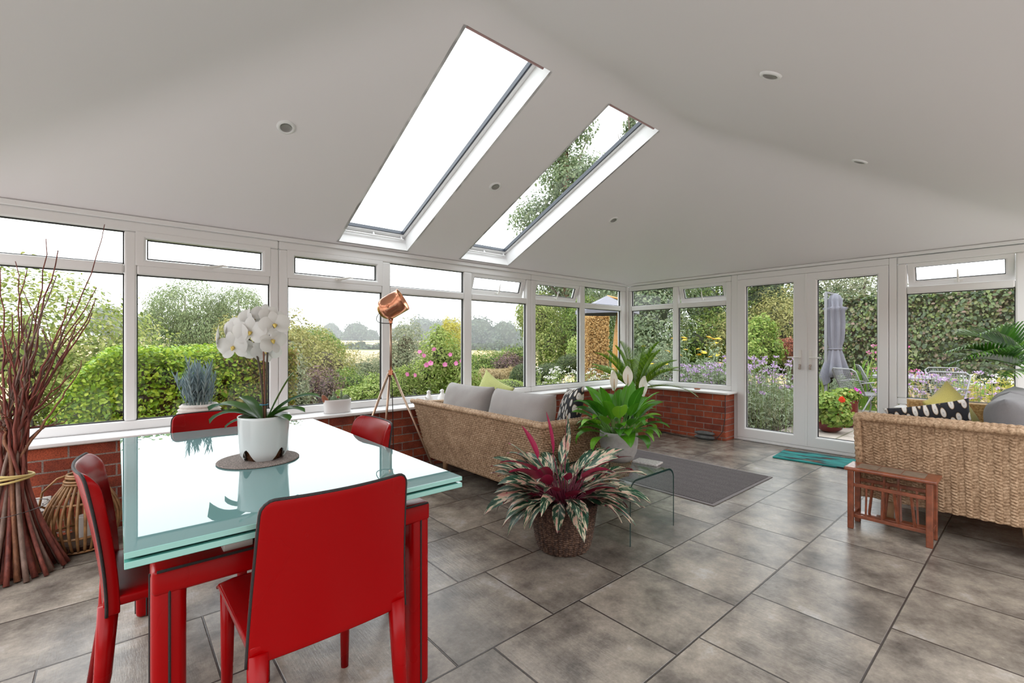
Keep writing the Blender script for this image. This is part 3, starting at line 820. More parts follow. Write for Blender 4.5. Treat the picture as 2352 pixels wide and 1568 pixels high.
for x, sx in ((-.085, .04), (.085, -.04)):
    for y in (-.12, -.04, .04, .12):
        mb = MB(); mb.bar((x, y - .012 * np.sign(y), .28), (x + sx, y, .08), .010, .014); mb.build('spindle', M['teak'], st)
for y in (-.035, .035):
    mb = MB(); mb.bar((0, y, .08), (0, y, .373), .010, .014); mb.build('spindle', M['teak'], st)

# ------------------------------------------------------------------ rugs
def rugmat():
    m, nt, p, o = newmat('grey_brown_rug'); c = coord(nt)
    n = noise(nt, c, 260, 3, .8); sp = N(nt, 'ShaderNodeSeparateXYZ'); nt.links.new(c, sp.inputs[0])
    wv = N(nt, 'ShaderNodeTexWave'); wv.wave_type = 'BANDS'; wv.bands_direction = 'X'; setin(wv, Scale=2.4, Distortion=.3); nt.links.new(c, wv.inputs[0])
    f = math_(nt, 'ADD', n, math_(nt, 'MULTIPLY', wv.outputs[1], .02))
    nt.links.new(ramp(nt, f, [(.40, (.045, .038, .040)), (.55, (.115, .10, .10)), (.68, (.24, .21, .21))]), p.inputs['Base Color']); setin(p, Roughness=.95)
    bump(nt, p, n, .8, .004); return m
rg = MB(); rg.box((-.555, -.80, 0), (.555, .80, .006)); o = rg.build('area_rug', plain('rug_border', (.20, .18, .18), .9, bmp=.5, bscale=300), None, bevel=.002); o.location = (3.86, 2.385, .0005)
tag(o, 'grey brown flat rug with a pale border on the tiles', 'rug')
rg = MB(); rg.box((-.525, -.775, .005), (.525, .775, .009)); rg.build('rug_pile', rugmat(), o)
def doormat_mat():
    m, nt, p, o = newmat('teal_doormat'); c = coord(nt)
    mp = N(nt, 'ShaderNodeMapping'); nt.links.new(c, mp.inputs[0]); mp.inputs['Rotation'].default_value = (0, 0, .5); mp.inputs['Scale'].default_value = (9, 2.6, 1)
    n1 = noise(nt, mp.outputs[0], 1.0, 3, .5)
    mp2 = N(nt, 'ShaderNodeMapping'); nt.links.new(c, mp2.inputs[0]); mp2.inputs['Rotation'].default_value = (0, 0, .9); mp2.inputs['Scale'].default_value = (60, 4, 1)
    n2 = noise(nt, mp2.outputs[0], 1.0, 3, .6)
    col = ramp(nt, math_(nt, 'ADD', math_(nt, 'MULTIPLY', n1, .85), math_(nt, 'MULTIPLY', n2, .15)), [(.36, (.45, .13, .025)), (.385, (.014, .02, .025)), (.44, (.012, .03, .035)), (.46, (.01, .16, .16)), (.56, (.02, .27, .25)), (.66, (.008, .10, .11))])
    nt.links.new(col, p.inputs['Base Color']); setin(p, Roughness=.95); bump(nt, p, noise(nt, c, 500, 2), .7, .003); return m
o = MB().box((-.24, -.40, 0), (.24, .40, .014)).build('door_mat', doormat_mat(), None, bevel=.004); o.location = (5.44, 1.48, .0005); o.rotation_euler = (0, 0, math.radians(5))
tag(o, 'teal and black feather patterned door mat before the french doors', 'door mat')

# ------------------------------------------------------------------ bent glass coffee table
gt = thing('coffee_table', 'bent clear glass coffee table carrying the grey planter', 'coffee table', (2.52, 1.87, 0))
prof = []
hw, hz, r = .245, .385, .07
pts = [(-hw, 0.0)] + [(-hw, z) for z in (.1, .2, hz - r)] + [(-hw + r - r * math.cos(a), hz - r + r * math.sin(a)) for a in np.linspace(0, PI / 2, 9)[1:]]
pts += [(-x, z) for x, z in reversed(pts)]
mb = MB(); ed = MB()
for th in (0.0,):
    ins = [(x - (0.012 if x > 0 else -0.012) * (1 if z < hz - r else abs(abs(x) - (hw - r)) / r if abs(x) > hw - r else 0), z - (0.012 if z > hz - 1e-4 else .012 * max(0, (z - (hz - r)) / r))) for x, z in pts]
    outer0 = [(x, -.28, z) for x, z in pts]; outer1 = [(x, .235, z) for x, z in pts]
    in0 = [(x, -.28, z) for x, z in ins]; in1 = [(x, .235, z) for x, z in ins]
    k = len(pts)
    mb.add(outer0 + outer1, [(i, i + 1, k + i + 1, k + i) for i in range(k - 1)])
    mb.add(in0 + in1, [(i, k + i, k + i + 1, i + 1) for i in range(k - 1)])
    ed.add(outer0 + in0, [(i, k + i, k + i + 1, i + 1) for i in range(k - 1)]); ed2 = MB(); ed2.add(outer1 + in1, [(i, i + 1, k + i + 1, k + i) for i in range(k - 1)])
mb.build('bent_glass', thin_glass('coffee_table_glass', (.93, .97, .96), .045), gt, smooth=True)
ed.build('glass_edge', plain('dark_glass_edge', (.008, .035, .032), .08), gt); ed2.build('glass_edge', bpy.data.materials['dark_glass_edge'], gt)
o = MB().box((-.055, -.085, 0), (.055, .085, .012)).build('coaster_tray', plain('pale_speckled', (.55, .53, .52), .5, var=.3, vscale=90), None, bevel=.003)
o.location = (2.715, 1.755, .3855); o.rotation_euler = (0, 0, .15); tag(o, 'small pale speckled tray on the glass coffee table', 'tray')

# ------------------------------------------------------------------ copper tripod lamp
M['copper'] = plain('copper', (.78, .36, .22), .22, 1, var=.15, vscale=8)
M['bronze'] = plain('brushed_bronze', (.45, .33, .25), .3, 1)
lp = thing('floor_lamp', 'copper headed tripod floor lamp before the window wall', 'floor lamp', (1.75, 3.6, 0))
mb = MB(); mb.cyl((0, 0, .93), (0, 0, 1.375), .010, n=14); mb.build('pole', M['bronze'], lp, smooth=True)
MB().cyl((0, 0, .925), (0, 0, .965), .020, n=16).build('collar', M['copper'], lp); MB().cyl((0, 0, 1.36), (0, 0, 1.385), .014, n=14).build('collar', M['copper'], lp)
fx = Vector((.758, -.652, 0)); 
for d in (fx * .42, fx * -.37 , Vector((.0, .20, 0))):
    mb = MB(); mb.tube([(d.x * .05, d.y * .05, .94), (d.x, d.y, .0)], [.0105, .0085], 12); mb.build('leg', M['bronze'], lp, smooth=True)
ax = (fx * .86 + Vector((0, 0, .50))).normalized()      # the open end looks up to the right
R = Vector((0, 0, 1)).rotation_difference(ax).to_matrix()
hd = put(bpy.data.objects.new('lamp_head', None), lp); hd.location = (0, 0, 1.50)
prof = [(.001, -.115)] + [(.098 * math.sin(a), -.02 - .095 * math.cos(a)) for a in np.linspace(.15, PI / 2, 9)] + [(.098, .04), (.098, .115), (.101, .117), (.101, .120), (.095, .119), (.094, .04), (.094, -.015)] + [(.093 * math.sin(a), -.02 - .09 * math.cos(a)) for a in np.linspace(PI / 2, .15, 8)]
mb = MB(); mb.lathe(prof, n=40, M=R); mb.build('lamp_shade', M['copper'], hd, smooth=True)
side = ax.cross(fx.cross(ax)).normalized(); out = fx.cross(Vector((0, 0, 1))).normalized()
mb = MB()
for s in (-1, 1): mb.bar(out * s * .104 + Vector((0, 0, .0)), out * s * .03 + Vector((0, 0, -.125)), .018, .004); mb.cyl(out * s * .098, out * s * .114, .010, n=10)
mb.bar(out * -.035 + Vector((0, 0, -.122)), out * .035 + Vector((0, 0, -.122)), .018, .006); mb.build('yoke', M['copper'], hd)
mb = MB(); mb.lathe([(.02, 0), (.022, .03), (.03, .06), (.02, .085), (.001, .092)], n=20, M=R, c=ax * -.05); mb.build('light_bulb', plain('bulb_glass', (.8, .78, .74), .2), hd, smooth=True)
b0 = ax * -.112
mb = MB(); mb.tube(bez(b0, b0 + Vector((-.07, .04, -.10)), fx * .02 + Vector((0, 0, -.14)), 14), .0035, 6); mb.build('lamp_cable', M['black'], hd)
mb = MB(); mb.tube(bez((.012, .012, .90), (.05, .05, .6), (.12, .20, .02), 16), .0035, 6); mb.build('power_cable', M['black'], lp)
# ------------------------------------------------------------------ plants indoors
def leaf2(name, top_stops, rib, ribw=.035, back=None, rough=.35, trans=.2, veins=0, variegated=False):
    """blade with a pale midrib; UV x across, y along"""
    m, nt, p, o = newmat(name)
    uv = N(nt, 'ShaderNodeUVMap'); sp = N(nt, 'ShaderNodeSeparateXYZ'); nt.links.new(uv.outputs[0], sp.inputs[0])
    ax = math_(nt, 'ABSOLUTE', math_(nt, 'SUBTRACT', math_(nt, 'FRACT', sp.outputs[0]), .5))
    g = N(nt, 'ShaderNodeNewGeometry')
    if variegated:
        mp = N(nt, 'ShaderNodeCombineXYZ')
        # streaks run from the midrib towards the edge and tip
        nt.links.new(math_(nt, 'MULTIPLY', math_(nt, 'SUBTRACT', sp.outputs[1], math_(nt, 'MULTIPLY', ax, .55)), 5.0), mp.inputs[0])
        nt.links.new(math_(nt, 'MULTIPLY', sp.outputs[0], 2.2), mp.inputs[1]); nt.links.new(math_(nt, 'MULTIPLY', g.outputs['Random Per Island'], 60), mp.inputs[2])
        f = noise(nt, mp.outputs[0], 1.0, 3, .55)
        base = ramp(nt, f, top_stops)
    else:
        base = ramp(nt, g.outputs['Random Per Island'], top_stops)
    rb = ramp(nt, ax, [(0, rib), (ribw, rib), (ribw + .02, (0, 0, 0))])
    isr = math_(nt, 'LESS_THAN', ax, ribw)
    mx = N(nt, 'ShaderNodeMix', data_type='RGBA'); nt.links.new(isr, mx.inputs[0]); nt.links.new(base, mx.inputs[6]); mx.inputs[7].default_value = (*rib, 1)
    col = mx.outputs[2]
    nt.links.new(col, p.inputs['Base Color']); setin(p, Roughness=rough); p.inputs['Specular IOR Level'].default_value = .45
    if veins:
        wv = math_(nt, 'SINE', math_(nt, 'MULTIPLY', math_(nt, 'SUBTRACT', sp.outputs[1], math_(nt, 'MULTIPLY', ax, .5)), veins))
        bump(nt, p, wv, .25, .002)
    if trans:
        t = N(nt, 'ShaderNodeBsdfTranslucent'); nt.links.new(col, t.inputs[0]); ms = N(nt, 'ShaderNodeMixShader'); ms.inputs[0].default_value = trans
        nt.links.new(p.outputs[0], ms.inputs[1]); nt.links.new(t.outputs[0], ms.inputs[2]); nt.links.new(ms.outputs[0], o.inputs[0])
    return m

class Blades(MB):
    def __init__(s): super().__init__(); s.uvs = []
    def blade(s, base, az, el, length, width, droop, nseg=9, shape='lance', fold=.25, roll=0, wav=0, two=False, curl=1.0):
        P = Vector(base); rows = []
        side0 = Vector((-math.sin(az), math.cos(az), 0))
        e = el
        for i in range(nseg + 1):
            t = i / nseg
            d = Vector((math.cos(az) * math.cos(e), math.sin(az) * math.cos(e), math.sin(e)))
            nn = side0.cross(d) * -1
            sd = side0 * math.cos(roll) + nn * math.sin(roll); up = d.cross(sd); 
            if up.z < 0 and abs(roll) < 1.2 and e < 1.2: up = -up
            if shape == 'lance': wd = math.sin(PI * min(1, t ** .75)) ** .8
            elif shape == 'strap': wd = min(1, .55 + t * 1.6) * (1 - max(0, (t - .72) / .28) ** 2.2) ** .5 if t < 1 else 0
            elif shape == 'grass': wd = (1 - t) ** .6
            else: wd = math.sin(PI * t) ** .6
            wd = max(wd, .03) * width / 2
            wv = wav * width * math.sin(t * 9 + az * 3)
            rows.append((P.copy(), sd * wd, up, wd, t, wv)); 
            P = P + d * (length / nseg); e -= droop / nseg * (2 * t if curl else 1) 
        vs = []; uv = []
        for p, sd, up, wd, t, wv in rows:
            vs += [p - sd + up * (wd * fold + wv), p - sd * .5 + up * wd * fold * .32, p, p + sd * .5 + up * wd * fold * .32, p + sd + up * (wd * fold - wv)]
            uv += [(.0, t), (.25, t), (.5, t), (.75, t), (.9999, t)]
        fs = []
        for i in range(nseg):
            for j in range(4): fs.append((i * 5 + j, i * 5 + j + 1, (i + 1) * 5 + j + 1, (i + 1) * 5 + j))
        s.add(vs, fs, 0); s.uvs += uv
        if two:
            off = [r[2] * -.0012 for r in rows for _ in range(5)]
            s.add([v + q_ for v, q_ in zip(vs, off)], [f[::-1] for f in fs], 1); s.uvs += uv
        return rows[-1][0]

soil = plain('potting_soil', (.05, .03, .02), 1, var=.5, vscale=80, bmp=1, bscale=90)

# --- orchid on its mat
mat_o = MB().lathe([(.001, .0), (.138, .0), (.141, .003), (.138, .006), (.001, .006)], n=64).build('woven_place_mat', plain('grey_woven_mat', (.22, .18, .16), .8, var=.75, vscale=260, bmp=.8, bscale=260), None, smooth=False)
mat_o.location = (.415, 1.975, TZ + .0003); tag(mat_o, 'round speckled grey brown woven mat under the orchid', 'place mat')
oc = thing('potted_orchid', 'white flowering orchid in a glossy pale pot on the dining table', 'orchid', (.432, 1.972, TZ + .0065))
camaz = math.atan2(-1.972, -.432)      # direction from the orchid towards the room
def orchid_pot():
    n = 64; vs = []; fs = []
    H_ = .165
    prof_t = [0, .06, .14, .25, .4, .6, .8, .93, 1.0]
    for k, t in enumerate(prof_t):
        for j in range(n):
            a = 2 * PI * j / n
            cutz = .046 * max(0, math.cos(4 * (a - camaz) + PI)) ** 1.3       # scalloped arches round the foot
            z = cutz + (H_ - cutz) * t
            r = .078 + .012 * (z / H_) ** .6 - (.010 * (1 - z / .02) if z < .02 else 0)
            vs.append((r * math.cos(a), r * math.sin(a), z))
    K = len(prof_t)
    for k, (r, z) in enumerate(((.087, H_ - .001), (.084, H_ - .008), (.080, .02))):
        for j in range(n):
            a = 2 * PI * j / n; vs.append((r * math.cos(a), r * math.sin(a), max(z, .046 * max(0, math.cos(4 * (a - camaz) + PI)) ** 1.3)))
    for k in range(K + 2):
        for j in range(n): fs.append((k * n + j, k * n + (j + 1) % n, (k + 1) * n + (j + 1) % n, (k + 1) * n + j))
    mb = MB(); mb.add(vs, fs); return mb
orchid_pot().build('outer_pot', plain('pale_glazed_pot', (.56, .60, .60), .08), oc, smooth=True)
MB().lathe([(.001, .001), (.062, .001), (.069, .05), (.076, .135), (.001, .136)], n=40).build('inner_pot', plain('amber_inner_pot', (.09, .035, .012), .15), oc, smooth=True)
mb = MB()
for k in range(90):
    a = rnd.uniform(0, 2 * PI); r = .078 * math.sqrt(rnd.random()); p = Vector((r * math.cos(a), r * math.sin(a), .136 + rnd.uniform(0, .012)))
    d = Vector((rnd.uniform(-1, 1), rnd.uniform(-1, 1), rnd.uniform(-.3, .3))) * .011; mb.bar(p - d, p + d, .008, .006)
mb.build('bark_chips', plain('bark_chip', (.17, .075, .03), .9, var=.5, vscale=120), oc)
camaz = math.atan2(-1.972, -.432)      # direction from the orchid towards the room
rt = Vector((.758, -.652, 0)); fwd = Vector((.652, .758, 0))
orch = leaf2('orchid_leaf', [(0, (.035, .10, .018)), (.5, (.05, .14, .025)), (1, (.08, .19, .03))], (.03, .09, .02), .02, rough=.3, trans=.1)
B = Blades()
def azr(deg): return math.atan2((rt * math.cos(math.radians(deg)) + fwd * math.sin(math.radians(deg))).y, (rt * math.cos(math.radians(deg)) + fwd * math.sin(math.radians(deg))).x)
for deg, el, ln, wd, dr in ((182, .55, .215, .078, 1.6), (197, .40, .19, .070, 1.9), (170, .95, .13, .06, .9), (8, .75, .23, .060, 1.6), (-8, .5, .17, .05, 1.3), (25, 1.15, .21, .045, .25), (-20, .30, .12, .05, 1.2), (200, .1, .13, .05, 1.4), (150, .3, .12, .05, .8), (60, .4, .14, .05, 1)):
    B.blade((.012 * math.cos(azr(deg)), .012 * math.sin(azr(deg)), .148), azr(deg), el, ln, wd, dr, 10, 'strap', .28)
B.build('foliage', orch, oc, smooth=True, uvs=B.uvs)
stemm = plain('orchid_stem', (.05, .035, .02), .5); tip_ = plain('orchid_tie', (.02, .16, .25), .5)
fl_c = []
def orchid_spike(p, name):
    mb = MB(); mb.tube(p, [.0035] * (len(p) - 1) + [.002], 7); mb.build(name, stemm, oc, smooth=True)
s1 = bez((0, 0, .14), rt * -.01 + Vector((0, 0, .30)), rt * -.012 + Vector((0, 0, .52)), 10, rt * -.13 + Vector((0, 0, .47)))
s2 = bez((.006, 0, .14), rt * .005 + Vector((0, 0, .28)), rt * .01 + fwd * .01 + Vector((0, 0, .60)), 10, rt * .05 + fwd * -.02 + Vector((0, 0, .50)))
orchid_spike(s1, 'flower_spike'); orchid_spike(s2, 'flower_spike')
mb = MB(); mb.cyl((.004, 0, .14), rt * -.004 + Vector((0, 0, .50)), .003, n=8); mb.build('support_stake', plain('stake_wood', (.16, .06, .03), .6), oc)
mb = MB(); mb.tube([(.014 * math.cos(a), .012 * math.sin(a), .205) for a in np.linspace(0, 2 * PI, 13)[:-1]], .0022, 6, closed=True); mb.build('plant_clip', tip_, oc)
def petalm():
    m, nt, p, o = newmat('orchid_petal'); p.inputs['Base Color'].default_value = (.70, .70, .685, 1); setin(p, Roughness=.5)
    t = N(nt, 'ShaderNodeBsdfTranslucent'); t.inputs[0].default_value = (.75, .75, .71, 1); ms = N(nt, 'ShaderNodeMixShader'); ms.inputs[0].default_value = .35
    nt.links.new(p.outputs[0], ms.inputs[1]); nt.links.new(t.outputs[0], ms.inputs[2]); nt.links.new(ms.outputs[0], o.inputs[0]); return m
petal = petalm(); lipm = plain('orchid_lip', (.62, .48, .12), .5, var=.4, vscale=200)
def orchid_flower(pos, face, size, roll):
    f = Vector(face).normalized(); u = f.cross(Vector((0, 0, 1))).normalized(); v = u.cross(f)
    mb = MB()
    def pet(a, L_, W_, zo):
        d = u * math.cos(a) + v * math.sin(a); s_ = f.cross(d)
        rows = []
        for i in range(7):
            t = i / 6; wd = W_ * math.sin(PI * (t * .93 + .03)) ** .62 / 2
            c = d * L_ * t + f * (zo + .16 * L_ * math.sin(t * 2.4))
            rows.append([c + s_ * wd * q_ + f * (-.10 * wd * q_ * q_) for q_ in (-1, -.5, 0, .5, 1)])
        mb.grid(np.array([[list(x) for x in r] for r in rows]))
    for a in (90, 215, 325): pet(math.radians(a) + roll, size * .52, size * .36, 0)
    for a in (12, 168): pet(math.radians(a) + roll, size * .56, size * .60, .002)
    o = mb.build('flower', petal, oc, smooth=True); o.location = pos
    mb = MB(); mb.tube([f * .001, f * .010 + v * -.004, f * .014 + v * -.012], [.006, .007, .002], 8); mb.tube([f * .006 + u * -.009, f * .012, f * .006 + u * .009], [.001, .005, .001], 6)
    mb.build('lip', lipm, o, smooth=True)
back = -fwd
for (dx, dz, dy, fx_, fz, sz, rl) in ((-.135, .435, 0, -1.6, .1, .10, .1), (-.108, .462, .02, -2.2, .3, .085, .3), (-.015, .505, .02, .1, .35, .105, .1), (.002, .455, -.03, .05, .05, .115, 0), (.055, .512, .02, .9, .3, .09, .2), (.082, .485, -.01, .6, .0, .10, -.2),
                                      (-.055, .455, -.02, -.3, -.05, .11, .2), (-.068, .40, -.02, -.1, -.2, .115, -.1), (.005, .40, .0, .1, -.3, .11, 2.9), (.072, .425, -.01, 1.4, -.15, .10, 2.7), (.040, .388, .01, .4, -.5, .10, 3.1), (-.045, .50, .02, -.6, .3, .10, .2), (.02, .53, .03, .2, .6, .085, 0), (-.09, .475, .03, -.4, .3, .09, .5)):
    orchid_flower(rt * (dx - .036) + Vector((0, 0, dz + .028)) - fwd * (-dy), tuple(back * .9 + rt * fx_ + Vector((0, 0, fz))), sz, rl)

# --- red leaved prayer plant in a basket
pb = thing('potted_prayer_plant', 'pink green and cream leaved plant in a dark wicker basket on the tiles', 'plant', (1.99, 1.85, 0))
def basket():
    n = 160; nz = 90; H_ = .275
    a = np.linspace(0, 2 * PI, n, endpoint=False); z = np.linspace(0, 1, nz)
    A, Z = np.meshgrid(a, z, indexing='ij')
    r = np.where(Z < .10, .128 + .02 * np.sqrt(Z / .10), .148 + .040 * ((Z - .10).clip(0) / .90) ** .75)
    rows = Z * 22; st = np.floor(A / (2 * PI / 34)).astype(int)
    ph = rows + .5 * (st % 2)
    h = np.abs(np.sin(PI * ph)) ** 1.2 * .013 * np.sqrt(np.abs(np.sin(A * 17))) ** .7
    r = r + h
    P = np.stack([r * np.cos(A), r * np.sin(A), Z * H_], -1)
    mb = MB(); mb.grid(P.transpose(1, 0, 2)[:, ::-1], wrap=True); return mb
basket().build('basket', M['wicker_dark'], pb, smooth=True)
MB().lathe([(.001, .25), (.175, .255)], n=30).build('soil', soil, pb)
MB().lathe([(.001, .002), (.134, .002)], n=30).build('basket_base', M['wicker_dark'], pb)
strom = leaf2('prayer_leaf', [(.31, (.64, .26, .24)), (.40, (.66, .48, .36)), (.46, (.48, .50, .34)), (.49, (.016, .075, .036)), (.72, (.010, .045, .028))], (.50, .50, .40), .015, rough=.3, trans=0, veins=90, variegated=True)
stromb = plain('prayer_leaf_underside', (.36, .010, .07), .35)
B = Blades(); stems = MB(); R_ = random.Random(21)
for k in range(112):
    az = k * 2.39996 + R_.uniform(-.3, .3)
    lvl = (k + .5) / 112
    el = 1.25 - 1.0 * lvl ** .8 + R_.uniform(-.12, .12)
    st_len = .05 + .13 * R_.random() + .06 * (1 - lvl)
    b0 = Vector((.05 * math.cos(az), .05 * math.sin(az), .25)); e2 = max(el, .55)
    d = Vector((math.cos(az) * math.cos(e2), math.sin(az) * math.cos(e2), math.sin(e2)))
    b1 = b0 + d * st_len
    stems.tube([b0, b0.lerp(b1, .5) + Vector((0, 0, .01)), b1], .0032, 5)
    B.blade(b1, az + R_.uniform(-.3, .3), min(el, .80) - .22 - .25 * lvl, R_.uniform(.22, .34), R_.uniform(.055, .085), R_.uniform(.8, 1.5) * (.5 + .6 * lvl), 10, 'lance', R_.uniform(.05, .35), R_.uniform(-.55, .55), .05, True)
for az, el, ln in ((azr(75), 1.40, .24), (azr(120), 1.30, .26), (azr(165), 1.12, .22)):
    b1 = Vector((.03 * math.cos(az), .03 * math.sin(az), .25)) + Vector((math.cos(az) * math.cos(el), math.sin(az) * math.cos(el), math.sin(el))) * .28
    stems.tube([(0, 0, .25), b1], .0035, 5); B.blade(b1, az, el, ln, .045, .1, 10, 'lance', .9, 1.0, 0, True)
B.build('foliage', [strom, stromb], pb, smooth=True, uvs=B.uvs)
stems.build('stems', plain('prayer_stem', (.13, .008, .03), .5), pb, smooth=True)

# --- peace lily on the glass table
pl = thing('potted_peace_lily', 'green peace lily with three white blooms in a round grey planter', 'plant', (2.62, 1.92, .3855))
MB().lathe([(.001, 0), (.075, 0), (.098, .018), (.118, .065), (.128, .12), (.130, .17), (.127, .205), (.120, .205), (.118, .16), (.001, .158)], n=48).build('planter', plain('grey_concrete', (.36, .355, .35), .75, var=.12, vscale=30, bmp=.3, bscale=150), pl, smooth=True)
MB().lathe([(.001, .176), (.118, .17)], n=30).build('soil', soil, pl)
lily = leaf2('peace_lily_leaf', [(0, (.03, .13, .012)), (.4, (.06, .24, .012)), (.8, (.13, .38, .02)), (1, (.22, .48, .03))], (.14, .38, .05), .02, rough=.28, trans=.25, veins=110)
B = Blades(); stems = MB(); R_ = random.Random(5)
for k in range(60):
    az = k * 2.39996 + R_.uniform(-.3, .3); lvl = (k + .5) / 60
    el = 1.25 - 1.0 * lvl + R_.uniform(-.1, .1)
    b0 = Vector((.05 * math.cos(az), .05 * math.sin(az), .17)); d = Vector((math.cos(az) * math.cos(el), math.sin(az) * math.cos(el), math.sin(el)))
    b1 = b0 + d * (.07 + .085 * (1 - lvl) + .05 * R_.random())
    stems.tube([b0, b1], .003, 5)
    B.blade(b1, az + R_.uniform(-.2, .2), el - .15, R_.uniform(.16, .23), R_.uniform(.080, .108), R_.uniform(1.3, 2.4) * (.35 + .75 * lvl), 10, 'lance', R_.uniform(.12, .35), R_.uniform(-.35, .35), .02)
B.build('foliage', lily, pl, smooth=True, uvs=B.uvs)
stems.build('stems', plain('lily_stem', (.10, .25, .04), .5), pl, smooth=True)
spw = plain('white_spathe', (.84, .84, .78), .5)
for dx, dz, tw in ((-.035, .575, .5), (.07, .605, 0.0), (.185, .535, -.9)):
    tip = rt * dx + Vector((0, 0, dz)); base_ = rt * dx * .9 + Vector((0, 0, dz - .075))
    mb = MB(); mb.tube(bez((0, 0, .2), rt * dx * .4 + Vector((0, 0, .4)), base_, 8), .003, 6); so = mb.build('flower_stalk', bpy.data.materials['lily_stem'], pl, smooth=True)
    vs = []; 
    rows = []
    u_ = rt * math.cos(tw) + fwd * math.sin(tw); w_ = fwd * math.cos(tw) - rt * math.sin(tw)
    for i in range(11):
        t = i / 10; wd = .036 * math.sin(PI * min(1, t * .98 + .01)) ** .75
        rows.append([list(base_ + Vector((0, 0, .14 * t - .02)) + u_ * wd * q_ + w_ * (.02 - .022 * q_ * q_ + .01 * t)) for q_ in (-1, -.5, 0, .5, 1)])
    mb = MB(); mb.grid(np.array(rows)); mb.build('spathe', spw, pl, smooth=True)
    mb = MB(); mb.tube([base_, base_ + Vector((0, 0, .03)), base_ + Vector((0, 0, .062))], [.004, .0045, .002], 8); mb.build('spadix', plain('spadix', (.60, .45, .30), .7) if 'spadix' not in bpy.data.materials else bpy.data.materials['spadix'], pl, smooth=True)

# --- feather fronds
def feather(name, parent, base, az, el, length, droop, leaflet, lw, npairs, mat, vangle=.9, start=.12, sweep=.65, drooplet=.3):
    B = Blades(); P = Vector(base); e = el; pts = [P.copy()]; dirs = []
    n = 24
    for i in range(n):
        t = i / n; d = Vector((math.cos(az) * math.cos(e), math.sin(az) * math.cos(e), math.sin(e))); dirs.append(d); P = P + d * (length / n); pts.append(P.copy()); e -= droop / n * 2 * t
    dirs.append(dirs[-1])
    side = Vector((-math.sin(az), math.cos(az), 0))
    mb = B
    for k in range(npairs):
        t = start + (1 - start) * (k + .5) / npairs; f = t * n; i = min(n - 1, int(f)); p = pts[i].lerp(pts[i + 1], f - i); d = dirs[i]
        up = d.cross(side) * -1
        if up.z < 0: up = -up
        L_ = leaflet * (math.sin(PI * min(1, .12 + t * .86)) ** .7)
        for s_ in (-1, 1):
            dd = (d * sweep + side * s_ * (1 - .35 * t) + up * vangle * .5).normalized()
            a2 = math.atan2(dd.y, dd.x); e2 = math.asin(max(-1, min(1, dd.z)))
            mb.blade(p, a2, e2, L_, lw, drooplet, 4, 'grass', .15)
    o = B.build(name, mat, parent, smooth=True, uvs=B.uvs)
    r = MB(); r.tube(pts, list(np.linspace(.006, .002, len(pts))), 6); r.build('frond_stem', mat, o, smooth=True)
    return o
sago = leaf2('sago_leaf', [(0, (.07, .17, .015)), (.5, (.16, .32, .02)), (1, (.32, .48, .04))], (.10, .22, .02), .01, rough=.4, trans=.35)
sg = thing('potted_sago_palm', 'sago palm with stiff feathery fronds standing in the glazed corner', 'palm', (5.06, 3.46, 0))
MB().lathe([(.001, 0), (.13, 0), (.17, .28), (.155, .28), (.15, .24), (.001, .24)], n=36).build('planter', plain('terracotta', (.36, .13, .06), .8, var=.15), sg, smooth=True)
mb = MB(); mb.tube([(0, 0, .24), (0, 0, .42), (0, 0, .60)], [.08, .085, .06], 16); 
R_ = random.Random(9)
for k in range(150):
    a = k * 2.4; z = .26 + .31 * k / 150; r = .075; mb.bar((r * math.cos(a), r * math.sin(a), z), ((r + .03) * math.cos(a), (r + .03) * math.sin(a), z + .025), .012)
mb.build('trunk', plain('red_brown_husk', (.20, .06, .045), .9, var=.4, vscale=60), sg)
for k in range(26):
    az = k * 2.39996; lv = k / 25; el = 1.38 - 1.25 * lv
    wl = max(math.cos(az), math.sin(az)) > .55          # fronds that lean over the sills
    feather('frond', sg, (.03 * math.cos(az), .03 * math.sin(az), .60), az, max(el, .62) if wl else el, .70 + .08 * math.sin(k * 1.7) if not wl else .60, .45 if wl else .55 + .5 * lv, .145, .0135, 40, sago, .5, .1, .8, .15)
palm = leaf2('kentia_leaf', [(0, (.03, .13, .012)), (.5, (.07, .24, .014)), (1, (.18, .40, .03))], (.05, .18, .02), .012, rough=.35, trans=.2)
kp = thing('potted_kentia_palm', 'palm with long drooping fronds rising behind the grey cushions', 'palm', (5.455, .0, 0))
MB().lathe([(.001, 0), (.075, 0), (.095, .22), (.085, .22), (.082, .19), (.001, .19)], n=30).build('planter', bpy.data.materials['terracotta'], kp, smooth=True)
for k, (deg, el, ln, dr) in enumerate(((176, .62, .78, 1.1), (188, .52, .74, 1.0), (170, .36, .66, .9), (200, .34, .60, .8), (150, .9, .6, 1.0), (182, .95, .66, 1.5))):
    az = azr(deg); mb = MB(); b1 = Vector((.03 * math.cos(az), .03 * math.sin(az), .90 + .03 * (k % 3)))
    f = feather('frond', kp, b1, az, el, ln, dr, .40, .020, 24, palm, .25, .25, .75, 1.2)
    mb.tube(bez((0, 0, .2), (0, 0, .5), b1, 6), .008, 7); mb.build('stem', palm, kp)

